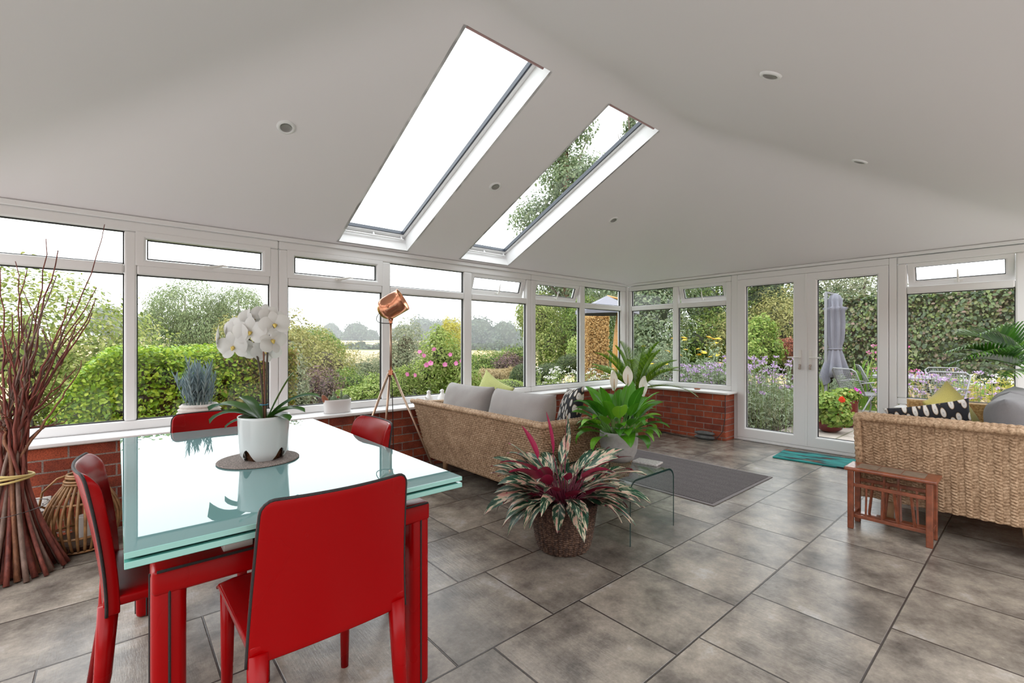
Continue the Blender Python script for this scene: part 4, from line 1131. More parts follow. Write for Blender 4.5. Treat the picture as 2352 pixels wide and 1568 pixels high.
# --- blue foliage in a ribbed white pot, and the cactus trough, on the sill
bs = thing('potted_blue_succulent', 'blue grey needle leaved plant in a ribbed white pot on the sill', 'plant', (.455, 3.99, .5905))
bs.scale = (1.3, 1.3, 1.36)
prof = [(.001, 0), (.075, 0)]
for k in range(28):
    prof.append((.085 + .018 * math.sin(PI * (k + 1) / 29) + .005 * math.sin(k * PI / 2.0 + .5), .004 + .118 * k / 27))
prof += [(.078, .122), (.074, .10), (.001, .10)]
MB().lathe(prof, n=44).build('ribbed_pot', plain('rough_white_clay', (.62, .58, .54), .85, var=.1, vscale=60, bmp=.4, bscale=120), bs, smooth=True)
B = Blades(); R_ = random.Random(3); sm = MB()
for k in range(34):
    az = R_.uniform(0, 2 * PI); r0 = .06 * math.sqrt(R_.random()); lean = R_.uniform(.05, .42); H_ = R_.uniform(.12, .24)
    b = Vector((r0 * math.cos(az), r0 * math.sin(az), .10)); t_ = b + Vector((math.cos(az) * math.sin(lean), math.sin(az) * math.sin(lean), math.cos(lean))) * H_
    sm.tube([b, t_], .002, 4)
    for j in range(26):
        f = .12 + .88 * j / 25; a2 = j * 2.4 + R_.uniform(-.3, .3); B.blade(b.lerp(t_, f), a2, .95 + .25 * f, .052, .0075, -.3, 3, 'lance', .4)
B.build('foliage', leaf2('blue_leaf', [(0, (.16, .24, .26)), (.5, (.24, .33, .36)), (1, (.36, .46, .48))], (.2, .3, .33), .01, rough=.6, trans=.1), bs, smooth=True, uvs=B.uvs)
sm.build('stems', plain('blue_stem', (.2, .27, .25), .7), bs)
ct = thing('cactus_planter', 'white trough of small cacti on the window sill', 'planter', (1.455, 4.02, .5905))
mb = MB(); n = 40
P = []
for r, z in ((.9, 0), (.96, .004), (1.0, .10), (1.02, .115), (.95, .115), (.93, .09), (0, .09)):
    P.append([[math.copysign(abs(math.cos(a)) ** .7, math.cos(a)) * .115 * r, math.copysign(abs(math.sin(a)) ** .7, math.sin(a)) * .058 * r, z] for a in np.linspace(0, 2 * PI, n, endpoint=False)])
mb.grid(np.array(P)[:, ::-1], wrap=True); mb.f.append(tuple(range(n))); mb.m.append(0); mb.build('trough', plain('white_ceramic', (.74, .72, .71), .35, bmp=.15, bscale=60), ct, smooth=True)
spine = plain('pale_spines', (.70, .62, .52), .8)
def cactus(x, y, r, h, col, tilt=(0, 0), ears=0):
    n = 22; rows = []
    for t in np.linspace(0, 1, 12):
        rr = r * (math.sin(PI * min(.985, .30 + .68 * t)) ** .55)
        rows.append([[rr * (1 + .09 * math.cos(11 * a)) * math.cos(a) + tilt[0] * t * h, rr * (1 + .09 * math.cos(11 * a)) * math.sin(a) + tilt[1] * t * h, h * t] for a in np.linspace(0, 2 * PI, n, endpoint=False)])
    mb = MB(); mb.grid(np.array(rows)[:, ::-1], wrap=True)
    nm = 'cactus_%02d' % int(col[0] * 100); m = bpy.data.materials.get(nm) or plain(nm, col, .7)
    o = mb.build('cactus', m, ct, smooth=True); o.location = (x, y, .085)
    mb = MB(); R2 = random.Random(int(x * 1000))
    for k in range(240):
        i = R2.randrange(1, 12); j = R2.randrange(n); p = Vector(rows[i][j]); c = Vector((tilt[0] * i / 11 * h, tilt[1] * i / 11 * h, p.z)); d = (p - c).normalized() + Vector((R2.uniform(-.7, .7), R2.uniform(-.7, .7), R2.uniform(-.2, .9)))
        q_ = p + d.normalized() * .008; s_ = Vector((.0006, .0006, 0)); mb.add([p - s_, p + s_, q_], [(0, 1, 2)])
    mb.build('spines', spine, o)
gcol = (.10, .17, .08)
cactus(-.088, 0, .024, .075, (.30, .10, .05), (-.45, 0)); cactus(-.035, -.012, .030, .060, gcol); cactus(.012, -.01, .024, .038, (.12, .2, .09)); cactus(.07, -.005, .034, .062, (.13, .17, .10)); cactus(.015, .025, .018, .055, (.28, .11, .06)); cactus(-.02, .03, .012, .10, (.22, .30, .16)); cactus(.045, .03, .012, .10, (.21, .30, .16)); cactus(-.055, .028, .014, .06, (.11, .18, .09))

# --- white pottery birds
def bird(loc, rz, label):
    b = thing('bird_figurine', label, 'figurine', loc, rz, 'white bird figurines')
    w_ = bpy.data.materials.get('white_glaze') or plain('white_glaze', (.80, .80, .79), .25)
    mb = MB(); mb.lathe([(.001, 0), (.038, .002), (.050, .022), (.046, .048), (.030, .072), (.018, .092), (.016, .100), (.020, .112), (.016, .126), (.001, .132)], n=28); mb.build('body', w_, b, smooth=True)
    mb = MB(); mb.tube([(.015, 0, .114), (.034, 0, .108)], [.006, .001], 8); mb.build('beak', w_, b, smooth=True)
    mb = MB(); mb.tube([(-.03, 0, .03), (-.07, 0, .058), (-.088, 0, .082)], [.026, .016, .004], 10); mb.build('tail', w_, b, smooth=True)
bird((2.36, 4.02, .5905), .6, 'white pottery bird on the sill beside the copper lamp'); bird((2.53, 4.04, .5905), 2.4, 'white pottery bird on the sill half hidden by the grey cushion')
for (x, y, nm) in ((5.72, 2.96, 'shallow terracotta dish on the sill left of the french doors'), (5.72, .915 - .10, 'long terracotta dish on the sill between the doors and the right sofa')):
    o = MB().lathe([(.001, 0), (.03, 0), (.042, .012), (.038, .013), (.028, .004), (.001, .004)], n=26).build('terracotta_dish', bpy.data.materials['terracotta'], None, smooth=True)
    o.location = (x, y, .5903); tag(o, nm, 'dish')
    if y < 1: o.scale = (.8, 1.6, 1.3)

# --- rattan lantern and candle
ln = thing('rattan_lantern', 'barrel shaped rattan lantern on the floor by the brick wall', 'lantern', (-.150, 3.67, 0))
M['rattan'] = plain('rattan', (.30, .16, .065), .45, var=.45, vscale=22)
def lr(t): return .085 + .108 * math.sin(PI * (.16 + .80 * t)) ** .9 if t < .5 else .072 + .121 * math.sin(PI * (.16 + .80 * t)) ** .95
mb = MB()
for k in range(30):
    a = 2 * PI * k / 30
    mb.tube([(.87 * lr(t) * math.cos(a), .87 * lr(t) * math.sin(a), .02 + .36 * t) for t in np.linspace(0, 1, 16)], .0074, 6)
mb.build('slats', M['rattan'], ln, smooth=True)
for z, r in ((.015, lr(0) * .87), (.10, lr(.22) * .87 - .006), (.285, lr(.74) * .87 - .006), (.385, .080), (.400, .078), (.420, .070), (.432, .068)):
    mb = MB(); mb.tube([(r * math.cos(a), r * math.sin(a), z) for a in np.linspace(0, 2 * PI, 37)[:-1]], .007, 6, closed=True); mb.build('hoop', M['rattan'], ln, smooth=True)
mb = MB(); mb.tube(bez((.0, .0, 0), (0, 0, 0), (0, 0, 0), 2) if False else [Vector(rt * x + Vector((0, 0, z)) - fwd * y_) for x, z, y_ in ((-.065, .43, 0), (-.10, .415, .05), (-.145, .35, .09), (-.172, .27, .08), (-.17, .24, .04))], .006, 7); mb.build('handle', M['rattan'], ln, smooth=True)
MB().lathe([(.001, .05), (.14, .05), (.14, .062), (.001, .062)], n=32).build('base_plate', plain('dark_base', (.06, .035, .02), .7), ln)
cd = MB().lathe([(.001, 0), (.042, 0), (.042, .125), (.036, .128), (.001, .120)], n=28).build('pillar_candle', plain('candle_wax', (.72, .70, .66), .4), None, smooth=False)
cd.location = (-.135, 3.66, .0625); tag(cd, 'white pillar candle inside the rattan lantern', 'candle')
MB().cyl((0, 0, .118), (0, 0, .135), .0015, n=6).build('wick', M['black'], cd)

# --- bundle of red willow branches
wb = thing('willow_bundle', 'tall tied bundle of bare red willow branches standing by the wall', 'branches', (-.41, 3.50, 0))
def barkm(name, a, b):
    m, nt, p, o = newmat(name); c = coord(nt)
    mp = N(nt, 'ShaderNodeMapping'); nt.links.new(c, mp.inputs[0]); mp.inputs['Scale'].default_value = (60, 60, 14)
    nt.links.new(ramp(nt, noise(nt, mp.outputs[0], 1, 4, .6), [(.35, a), (.65, b)]), p.inputs['Base Color']); setin(p, Roughness=.6); bump(nt, p, noise(nt, c, 120, 3), .4, .004); return m
bark = [barkm('willow_red', (.10, .022, .016), (.24, .06, .04)), barkm('willow_brown', (.13, .05, .025), (.28, .12, .06)), barkm('willow_grey', (.13, .08, .06), (.22, .14, .11))]
R_ = random.Random(17)
goal = [((240, 515), 1), ((105, 548), 1), ((133, 575), 1), ((222, 660), 1), ((130, 633), 1), ((0, 615), 1), ((62, 620), 1), ((35, 600), 1), ((168, 690), 1), ((100, 700), 1)]
def pix(px, py, y):
    dx = (px - 1176) / 1056; dz = -(py - 787) / 1056
    r = Vector((.652 + dx * .758, .758 - dx * .652, dz)); return Vector((0, 0, EYE)) + r * (y / r.y)
tieZ = .50
for k in range(56):
    a = k * 2.39996; rr = .05 + .17 * math.sqrt((k + .5) / 56)
    foot = Vector((rr * math.cos(a), rr * math.sin(a), .004))
    lv_ = Vector((foot.x - .26, foot.y - .17, 0))      # keep the feet clear of the lantern
    if lv_.length < .20: foot += lv_.normalized() * (.20 - lv_.length)
    ta = a + R_.uniform(-.5, .5); tr = .055 * math.sqrt(R_.random())
    tie = Vector((tr * math.cos(ta), tr * math.sin(ta), tieZ))
    if k < len(goal):
        tip = pix(*goal[k][0], 3.45 + .03 * (k % 4)) - Vector((-.41, 3.50, 0))
    else:
        h = R_.uniform(.75, 1.5); sp_ = R_.uniform(.02, .42) * (h / 1.5)
        ang = R_.uniform(-.9, 2.6) if R_.random() < .7 else R_.uniform(2.6, 5.2)
        tip = Vector((sp_ * math.cos(ang) * 1.0, sp_ * math.sin(ang) * .45, h))
    ctl1 = tie + (tie - foot).normalized() * (.30 + .1 * R_.random())
    ctl1.x += R_.uniform(-.05, .05); ctl1.y = min(ctl1.y, .30)
    ctl2 = tie.lerp(tip, .7) + Vector((R_.uniform(-.07, .07), R_.uniform(-.05, .05), 0))
    up = bez(tie, ctl1, ctl2, 14, tip)
    for i in range(2, 14): up[i] += Vector((R_.uniform(-.008, .008), R_.uniform(-.008, .008), 0))
    low = [foot.lerp(tie, t) + Vector((math.cos(a), math.sin(a), 0)) * (-.02 * math.sin(PI * t)) for t in np.linspace(0, 1, 7)][:-1]
    path = low + up
    for p in path: p.y = min(p.y, .385 if p.z < .62 else .56)
    r0 = R_.uniform(.009, .0145)
    rad = [r0 * (1 - .83 * (i / (len(path) - 1)) ** .8) for i in range(len(path))]
    mb = MB(); mb.tube(path, rad, 7)
    # side shoot
    if R_.random() < .55:
        i = R_.randrange(12, 17); q0 = path[i]; q1 = q0 + Vector((R_.uniform(-.10, .12), R_.uniform(-.05, .05), R_.uniform(.12, .30))); mb.tube(bez(q0, q0.lerp(q1, .5) + Vector((R_.uniform(-.03, .03), 0, 0)), q1, 6), list(np.linspace(rad[i] * .6, .0012, 7)), 5)
    mb.build('branch', bark[0 if k % 5 < 3 else (1 if k % 5 == 3 else 2)], wb, smooth=True)
for z, r, nm, m_, w_ in ((tieZ, .078, 'raffia_tie', plain('raffia', (.55, .42, .16), .7), .006), (.345, .135, 'wire_tie', plain('wire', (.12, .11, .11), .4, 1), .002)):
    for j in range(4 if nm == 'raffia_tie' else 1):
        mb = MB(); mb.tube([(r * math.cos(a), r * math.sin(a), z + j * .009 - .014 + .012 * math.cos(a + j)) for a in np.linspace(0, 2 * PI, 33)[:-1]], w_, 6, closed=True); mb.build(nm, m_, wb, smooth=True)

# --- socket, stone, cable
sk = thing('wall_socket', 'white double socket on the brick wall behind the branches', 'socket', (-.372, 3.9295, .228))
MB().box((-.073, -.009, -.043), (.073, 0, .043)).build('face_plate', M['white_plastic'], sk, bevel=.003)
for x in (-.037, .037):
    MB().box((x - .012 + .014, -.012, .012), (x + .012 + .006, -.008, .034)).build('rocker_switch', M['white_plastic'], sk, bevel=.001)
    for dx, dz, w_, h_ in ((0, .002, .004, .008), (-.011, -.02, .007, .004), (.011, -.02, .007, .004)): MB().box((x + dx - w_ / 2, -.0095, dz - h_ / 2), (x + dx + w_ / 2, -.0088, dz + h_ / 2)).build('pin_hole', M['black'], sk)
ds = thing('door_stone', 'two flat grey stones stacked on the floor against the brick wall', 'stone', (5.535, 2.77, 0), math.radians(97))
gs = plain('grey_stone', (.13, .13, .13), .8, var=.35, vscale=18, bmp=.4, bscale=60)
for z, h in ((0, .052), (.051, .05)):
    rows = []
    for t in np.linspace(0, 1, 9):
        f = math.sin(PI * min(.97, max(.03, t))) ** .4
        rows.append([[.125 * f * math.copysign(abs(math.cos(a)) ** .8, math.cos(a)), .042 * f * math.copysign(abs(math.sin(a)) ** .8, math.sin(a)), z + h * t] for a in np.linspace(0, 2 * PI, 30, endpoint=False)])
    mb = MB(); mb.grid(np.array(rows)[:, ::-1], wrap=True); mb.f.append(tuple(range(30))); mb.f.append(tuple(8 * 30 + i for i in range(29, -1, -1))); mb.m += [0, 0]; mb.build('stone_slab', gs, ds, smooth=True)
cb = MB(); cb.tube([(5.585, 2.535, .56), (5.580, 2.535, .3), (5.57, 2.56, .12), (5.52, 2.62, .02), (5.48, 2.72, .006), (5.46, 2.95, .005), (5.50, 3.2, .005), (5.54, 3.32, .005), (5.5, 3.42, .005), (5.45, 3.35, .005), (5.52, 3.27, .006)], .0045, 6)
o = cb.build('power_cable', M['black'], None, smooth=True); tag(o, 'black cable running down the brick pier and along the floor', 'cable')
# ------------------------------------------------------------------ the garden
def at(px, py, t):
    """a point t metres in front of the camera on the sight line through a photograph pixel"""
    dx = (px - 1176) / 1056
    return Vector(((.652 + dx * .758) * t, (.758 - dx * .652) * t, EYE - (py - 787) / 1056 * t))
GZ = -.06

def ell_pts(ells, n, rng, lump=.16, depth=.22, zmin=None):
    """points scattered in the outer layer of lumpy ellipsoids (cx,cy,cz,rx,ry,rz)"""
    E = np.array(ells, float); wgt = E[:, 3] * E[:, 4] + E[:, 3] * E[:, 5] + E[:, 4] * E[:, 5]; wgt = wgt / wgt.sum()
    idx = rng.choice(len(E), n, p=wgt)
    d = rng.normal(size=(n, 3)); d /= np.linalg.norm(d, axis=1)[:, None]
    ph = rng.uniform(0, 6, (len(E), 6))[idx]
    lm = 1 + lump * (np.sin(4.1 * d[:, 0] + ph[:, 0]) * np.sin(3.7 * d[:, 2] + ph[:, 1]) + .7 * np.sin(7.3 * d[:, 1] + ph[:, 2]) * np.sin(6.1 * d[:, 2] + ph[:, 3]))
    r = lm * (1 - depth * rng.random(n) ** 1.5 + .05 * rng.normal(size=n))
    P = E[idx, :3] + d * E[idx, 3:] * r[:, None]
    Nn = d / E[idx, 3:]; Nn /= np.linalg.norm(Nn, axis=1)[:, None]
    if zmin is not None:
        k = P[:, 2] > zmin; P, Nn = P[k], Nn[k]
    return P, Nn

def box_pts(x0, x1, y0, y1, z0, z1, n, rng, depth=.10, wob=.05):
    """points in the outer layer of a clipped hedge"""
    a = np.array([(y1 - y0) * (z1 - z0)] * 2 + [(x1 - x0) * (z1 - z0)] * 2 + [(x1 - x0) * (y1 - y0)]); f = rng.choice(5, n, p=a / a.sum())
    P = np.stack([rng.uniform(x0, x1, n), rng.uniform(y0, y1, n), rng.uniform(z0, z1, n)], 1); Nn = np.zeros((n, 3))
    dd = rng.random(n) ** 1.4 * depth
    wv = wob * (np.sin(P[:, 0] * 5.1 + P[:, 2] * 3) + np.sin(P[:, 1] * 4.3 + P[:, 2] * 4.1 + 1)) / 2
    for k, (ax_, sg_, v) in enumerate(((0, -1, x0), (0, 1, x1), (1, -1, y0), (1, 1, y1), (2, 1, z1))):
        m = f == k; P[m, ax_] = v - sg_ * (dd[m] + wv[m]); Nn[m, ax_] = sg_
    return P, Nn

def leafcloud(name, P, Nn, size, mat, parent, rng, aspect=.55, spread=.8, droop=.35, fold=.22, svar=.35):
    n = len(P)
    nr = Nn + rng.normal(0, spread, (n, 3)) * .6 + np.array([0, 0, .35]); nr /= np.linalg.norm(nr, axis=1)[:, None]
    t = rng.normal(size=(n, 3)); t[:, 2] -= droop * 2; t -= nr * (t * nr).sum(1)[:, None]; t /= np.linalg.norm(t, axis=1)[:, None] + 1e-9
    b = np.cross(nr, t); L_ = size * (1 + svar * rng.normal(size=n)).clip(.4, 1.8)
    l = L_[:, None]
    up = nr * l * fold * .45; w1 = b * l * aspect * .46; w2 = b * l * aspect * .40
    v0 = P - t * l * .5; v3 = P + t * l * .5
    V = np.stack([v0, P - t * l * .2 + w1 + up, P + t * l * .18 + w2 + up, v3, P + t * l * .18 - w2 + up, P - t * l * .2 - w1 + up], 1).reshape(-1, 3); i = np.arange(n)[:, None] * 6
    F = np.concatenate([i + np.array([[0, 1, 2, 3]]), i + np.array([[0, 3, 4, 5]])], 1).reshape(-1, 4)
    return np_mesh(name, V, F, mat, parent)

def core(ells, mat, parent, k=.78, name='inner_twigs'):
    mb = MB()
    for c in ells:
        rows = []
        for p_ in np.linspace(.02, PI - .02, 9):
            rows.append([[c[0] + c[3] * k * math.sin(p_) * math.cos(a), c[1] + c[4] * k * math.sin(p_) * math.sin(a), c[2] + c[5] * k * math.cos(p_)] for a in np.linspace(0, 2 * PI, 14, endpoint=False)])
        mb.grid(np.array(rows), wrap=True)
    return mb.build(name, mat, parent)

LM = {
 'box':    leafmat('box_leaf', [(.09, .18, .012), (.19, .34, .02), (.32, .46, .03), (.44, .52, .06)], .35, .3),
 'boxold': leafmat('box_leaf_old', [(.08, .14, .02), (.20, .25, .03), (.30, .26, .05), (.26, .17, .05)], .45, .3),
 'apple':  leafmat('apple_leaf', [(.10, .15, .03), (.19, .25, .05), (.30, .34, .09), (.36, .36, .12)], .5, .35),
 'birch':  leafmat('birch_leaf', [(.13, .19, .08), (.19, .25, .11), (.25, .30, .15), (.30, .34, .17)], .6, .4),
 'olive':  leafmat('olive_leaf', [(.16, .17, .05), (.24, .24, .07), (.32, .30, .10), (.36, .32, .13)], .6, .3),
 'willow': leafmat('willow_leaf', [(.16, .20, .11), (.23, .26, .15), (.32, .34, .22), (.36, .34, .20)], .6, .3),
 'purple': leafmat('purple_leaf', [(.06, .03, .045), (.14, .08, .09), (.20, .13, .10), (.16, .15, .06)], .6, .25),
 'bright': leafmat('bright_leaf', [(.15, .24, .035), (.25, .35, .07), (.36, .44, .12), (.44, .48, .18)], .5, .4),
 'mid':    leafmat('mid_green_leaf', [(.06, .12, .02), (.12, .20, .035), (.20, .28, .05), (.28, .33, .08)], .5, .35),
 'dark':   leafmat('dark_leaf', [(.03, .055, .02), (.06, .10, .03), (.11, .15, .05), (.17, .19, .07)], .45, .3),
 'beech':  leafmat('beech_leaf', [(.022, .045, .016), (.045, .085, .025), (.075, .125, .035), (.11, .165, .045), (.17, .22, .06), (.15, .15, .06), (.22, .14, .10)], .3, .25, .5),
 'poplar': leafmat('poplar_leaf', [(.09, .14, .07), (.15, .20, .10), (.20, .25, .14), (.26, .29, .16)], .4, .35),
 'far':    leafmat('distant_leaf', [(.06, .09, .05), (.09, .12, .07), (.12, .15, .08)], .8, .2),
 'golden': leafmat('golden_leaf', [(.42, .24, .08), (.55, .34, .13), (.62, .44, .20)], .6, .3),
 'straw':  leafmat('straw_leaf', [(.40, .30, .15), (.52, .42, .24), (.60, .50, .32)], .7, .3),
 'red':    leafmat('red_leaf', [(.20, .05, .03), (.32, .09, .05), (.36, .16, .08)], .5, .3),
 'yellow': leafmat('yellow_leaf', [(.42, .40, .05), (.55, .50, .10), (.62, .56, .16)], .5, .4),
 'acer':   leafmat('acer_leaf', [(.10, .19, .02), (.18, .29, .04), (.28, .38, .08), (.40, .44, .12)], .5, .4),
 'grey':   leafmat('grey_leaf', [(.18, .24, .15), (.28, .34, .22), (.36, .42, .28)], .6, .3),
}
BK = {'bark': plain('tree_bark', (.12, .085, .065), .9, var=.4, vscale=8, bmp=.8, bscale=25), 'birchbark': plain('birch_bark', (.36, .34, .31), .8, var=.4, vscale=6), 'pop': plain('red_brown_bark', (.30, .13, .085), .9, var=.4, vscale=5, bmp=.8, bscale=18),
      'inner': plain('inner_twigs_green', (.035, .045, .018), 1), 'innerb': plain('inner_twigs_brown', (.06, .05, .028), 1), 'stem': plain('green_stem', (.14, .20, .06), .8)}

def shrub(name, label, cat, ells, n, size, mat, seed, inner='inner', group=None, asp=.5, droop=.3, trunk=None, lump=.16, depth=.25, k=.78, extra=None):
    rng = np.random.default_rng(seed); c = ells[0]; base = Vector((c[0], c[1], GZ if c[2] - c[5] < 1.0 else c[2] - c[5]))
    base.z = min(e[2] - e[5] for e in ells) if trunk is None else trunk[2]
    o = thing(name, label, cat, base, 0, group)
    L_ = [(e[0] - base.x, e[1] - base.y, e[2] - base.z, e[3], e[4], e[5]) for e in ells]
    P, Nn = ell_pts(L_, int(n * 2.7), rng, lump, max(depth, .42) if depth > .1 else depth)
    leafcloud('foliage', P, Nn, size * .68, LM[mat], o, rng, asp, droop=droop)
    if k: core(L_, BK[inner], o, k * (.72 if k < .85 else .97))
    if trunk is not None:
        r, bm, zb = trunk; top = L_[0]
        mb = MB(); mb.tube([(0, 0, 0), (top[0] * .5, top[1] * .5, (top[2]) * .5), (top[0], top[1], top[2] + top[5] * .5)], [r, r * .75, r * .3], 9); mb.build('trunk', BK[bm], o, smooth=True)
    if extra: extra(o, L_, rng)
    return o

# ground: lawn near the house, valley and stubble fields beyond
def terrain():
    m, nt, p, o_ = newmat('meadow_and_stubble'); c = coord(nt)
    n1 = noise(nt, c, .035, 3, .5); n2 = noise(nt, c, .9, 5, .6)
    sp = N(nt, 'ShaderNodeSeparateXYZ'); nt.links.new(c, sp.inputs[0])
    dist = N(nt, 'ShaderNodeVectorMath', operation='LENGTH'); nt.links.new(c, dist.inputs[0])
    field = ramp(nt, n1, [(.40, (.12, .15, .06)), (.45, (.46, .34, .18)), (.58, (.55, .42, .25)), (.62, (.16, .18, .08))])
    near = ramp(nt, n2, [(.35, (.05, .09, .015)), (.65, (.13, .18, .04))])
    f = N(nt, 'ShaderNodeMapRange'); nt.links.new(dist.outputs['Value'], f.inputs[0]); setin(f, From_Min=28, From_Max=45)
    mx = N(nt, 'ShaderNodeMix', data_type='RGBA'); nt.links.new(f.outputs[0], mx.inputs[0]); nt.links.new(near, mx.inputs[6]); nt.links.new(field, mx.inputs[7])
    nt.links.new(mx.outputs[2], p.inputs['Base Color']); setin(p, Roughness=1); p.inputs['Specular IOR Level'].default_value = 0
    rs = [0, 3, 8, 12, 16, 22, 30, 40, 55, 70, 85, 100, 120, 145, 175, 210, 260]
    zs = [-.16, -.16, -.16, -.16, -.3, -.9, -2.2, -3.6, -3.4, -2.0, -.6, .1, 1.0, 2.0, 2.6, 3.2, 3.0]
    na = 72; rows = []
    for r, z in zip(rs, zs):
        rows.append([[r * math.cos(a), r * math.sin(a), z if math.sin(a - .25) > .25 or r < 14 else -.16 + (z + .16) * max(0, (math.sin(a - .25) + .2) / .45)] for a in np.linspace(0, 2 * PI, na, endpoint=False)])
    mb = MB(); mb.grid(np.array(rows), wrap=True); o = mb.build('ground', m, None, smooth=True); struct(o); return o
terrain()
def pavemat():
    m, nt, p, o = newmat('stone_paving'); c = coord(nt)
    b = N(nt, 'ShaderNodeTexBrick'); nt.links.new(c, b.inputs['Vector']); setin(b, Scale=1, Mortar_Size=.012, Brick_Width=.62, Row_Height=.45)
    b.inputs['Color1'].default_value = (.40, .35, .31, 1); b.inputs['Color2'].default_value = (.31, .265, .235, 1); b.inputs['Mortar'].default_value = (.16, .15, .10, 1)
    hs = N(nt, 'ShaderNodeHueSaturation'); nt.links.new(b.outputs[0], hs.inputs['Color']); nt.links.new(math_(nt, 'ADD', noise(nt, c, 5, 5), .5), hs.inputs['Value'])
    nt.links.new(hs.outputs[0], p.inputs['Base Color']); setin(p, Roughness=.8); bump(nt, p, b.outputs['Fac'], -.5, .01); return m
struct(MB().box((XW + .07, -3.5, -.20), (10.6, 3.4, GZ)).build('patio_paving', pavemat(), None))
M['soilbed'] = plain('garden_soil', (.055, .040, .028), 1, var=.5, vscale=12)
struct(MB().box((XW + .09, 1.95 + .55, GZ - .05), (9.2, 9.0, GZ + .03)).build('flower_bed_soil', M['soilbed'], None))

# --- clipped box hedge outside the long window
rng = np.random.default_rng(1)
hd_ = thing('box_hedge', 'bright green clipped hedge just outside the long window wall', 'hedge', (.45, 5.85, GZ - .1))
P, Nn = box_pts(-.95, 1.02, -.62, .55, 0, 1.29, 56000, rng, .12, .06)
def round_end(P):
    x = P[:, 0]; f = np.clip((-.38 - x) / .57, 0, 1); P[:, 2] *= 1 - .55 * f ** 2; P[:, 1] *= 1 - .3 * f; return P
P = round_end(P)
right = P[:, 0] + .35 * P[:, 2] + rng.normal(0, .12, len(P)) > .62 + .25
low = (P[:, 2] < .75 + .2 * np.sin(P[:, 0] * 6)) & (P[:, 0] > .15)
old = right | (low & (rng.random(len(P)) < .55))
leafcloud('foliage', P[~old], Nn[~old], .033, LM['box'], hd_, rng, .58, spread=.7)
leafcloud('older_foliage', P[old], Nn[old], .031, LM['boxold'], hd_, rng, .55, spread=.9)
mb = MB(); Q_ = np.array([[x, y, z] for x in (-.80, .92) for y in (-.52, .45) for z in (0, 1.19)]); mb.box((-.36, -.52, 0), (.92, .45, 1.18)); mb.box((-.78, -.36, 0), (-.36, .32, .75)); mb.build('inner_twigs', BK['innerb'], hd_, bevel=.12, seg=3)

def T(px, py, t): p = at(px, py, t); return (p.x, p.y, p.z)
def ball(px, py, t, rx, rz, ry=None): return (*T(px, py, t), rx, ry or rx, rz)

# --- trees and shrubs beyond the long window, left to right
shrub('apple_tree', 'rounded yellow green fruit tree behind the left end of the hedge', 'tree', [(-.95, 9.2, 1.0, 1.55, 1.3, 1.15), (-2.4, 9.0, 1.1, 1.2, 1.2, 1.2), (-.1, 9.6, .55, .9, .9, .75)], 11000, .085, 'apple', 11, 'innerb', trunk=(.12, 'bark', GZ - .2), k=.35)
shrub('weeping_birch', 'grey green weeping tree behind the hedge, nearer the fruit tree', 'tree', [ball(425, 722, 20, 1.55, 1.55), ball(385, 760, 19.5, 1.1, 1.2), ball(470, 775, 19.5, 1.2, 1.3)], 12000, .12, 'birch', 12, 'inner', 'weeping trees beyond the hedge', asp=.35, droop=1.4, trunk=(.12, 'birchbark', -1.0), k=0)
shrub('weeping_birch', 'grey green weeping tree behind the white orchid blooms', 'tree', [ball(548, 725, 21, 1.35, 1.4), ball(590, 770, 21, .9, 1.2), ball(520, 778, 20, 1.1, 1.2)], 11000, .12, 'birch', 13, 'inner', 'weeping trees beyond the hedge', asp=.35, droop=1.4, trunk=(.12, 'birchbark', -1.0), k=0)
shrub('hazel_bush', 'yellow green bush behind the hedge below the orchid blooms', 'shrub', [ball(585, 800, 9.5, .75, .75), ball(640, 830, 9, .7, .9)], 3500, .09, 'olive', 14, 'innerb', trunk=(.04, 'bark', -.3))
shrub('hillside_shrub', 'large olive brown shrub rising towards the mullion behind the orchid', 'shrub', [ball(690, 815, 13, .95, .9), ball(740, 850, 12.5, 1.0, .9), ball(640, 830, 13.5, .9, 1.1)], 6000, .085, 'olive', 15, 'innerb', trunk=(.05, 'bark', -1))
shrub('hillside_shrub', 'dark green rounded tree on the slope behind the olive shrub', 'shrub', [ball(745, 805, 24, 1.1, 1.0), ball(705, 785, 26, 1.4, .9)], 4500, .14, 'mid', 16, 'inner', trunk=(.08, 'bark', -2))
shrub('grey_willow', 'grey green willow scrub below the stubble field', 'shrub', [ball(835, 856, 17, 1.0, .7), ball(790, 866, 16, .9, .6), ball(880, 856, 18, 1.0, .7)], 5500, .10, 'willow', 17, 'inner', asp=.25, trunk=(.05, 'bark', -1.5))
shrub('smoke_bush', 'dusky purple bush behind the cactus trough', 'shrub', [ball(735, 895, 7.6, .42, .42), ball(700, 920, 7.4, .35, .35)], 2600, .05, 'purple', 18, 'innerb', trunk=(.03, 'bark', -.3))
shrub('garden_shrub', 'pale green shrub hard against the mullion right of the orchid', 'shrub', [ball(668, 880, 6.4, .25, .55), ball(672, 945, 6.2, .28, .4)], 2200, .055, 'willow', 19, 'inner', trunk=(.03, 'bark', -.3))
shrub('garden_shrub', 'round clipped green shrub behind the cacti', 'shrub', [ball(795, 890, 9, .48, .38), ball(760, 905, 8.6, .3, .3)], 2600, .05, 'mid', 20, 'inner', trunk=(.03, 'bark', -.4))
shrub('garden_shrub', 'low bright yellow green shrub under the window beside the cactus trough', 'shrub', [ball(840, 915, 6.5, .28, .22), ball(800, 925, 6.3, .2, .2), ball(865, 895, 6.8, .2, .25)], 2000, .055, 'bright', 21, 'inner', trunk=(.02, 'bark', -.3))
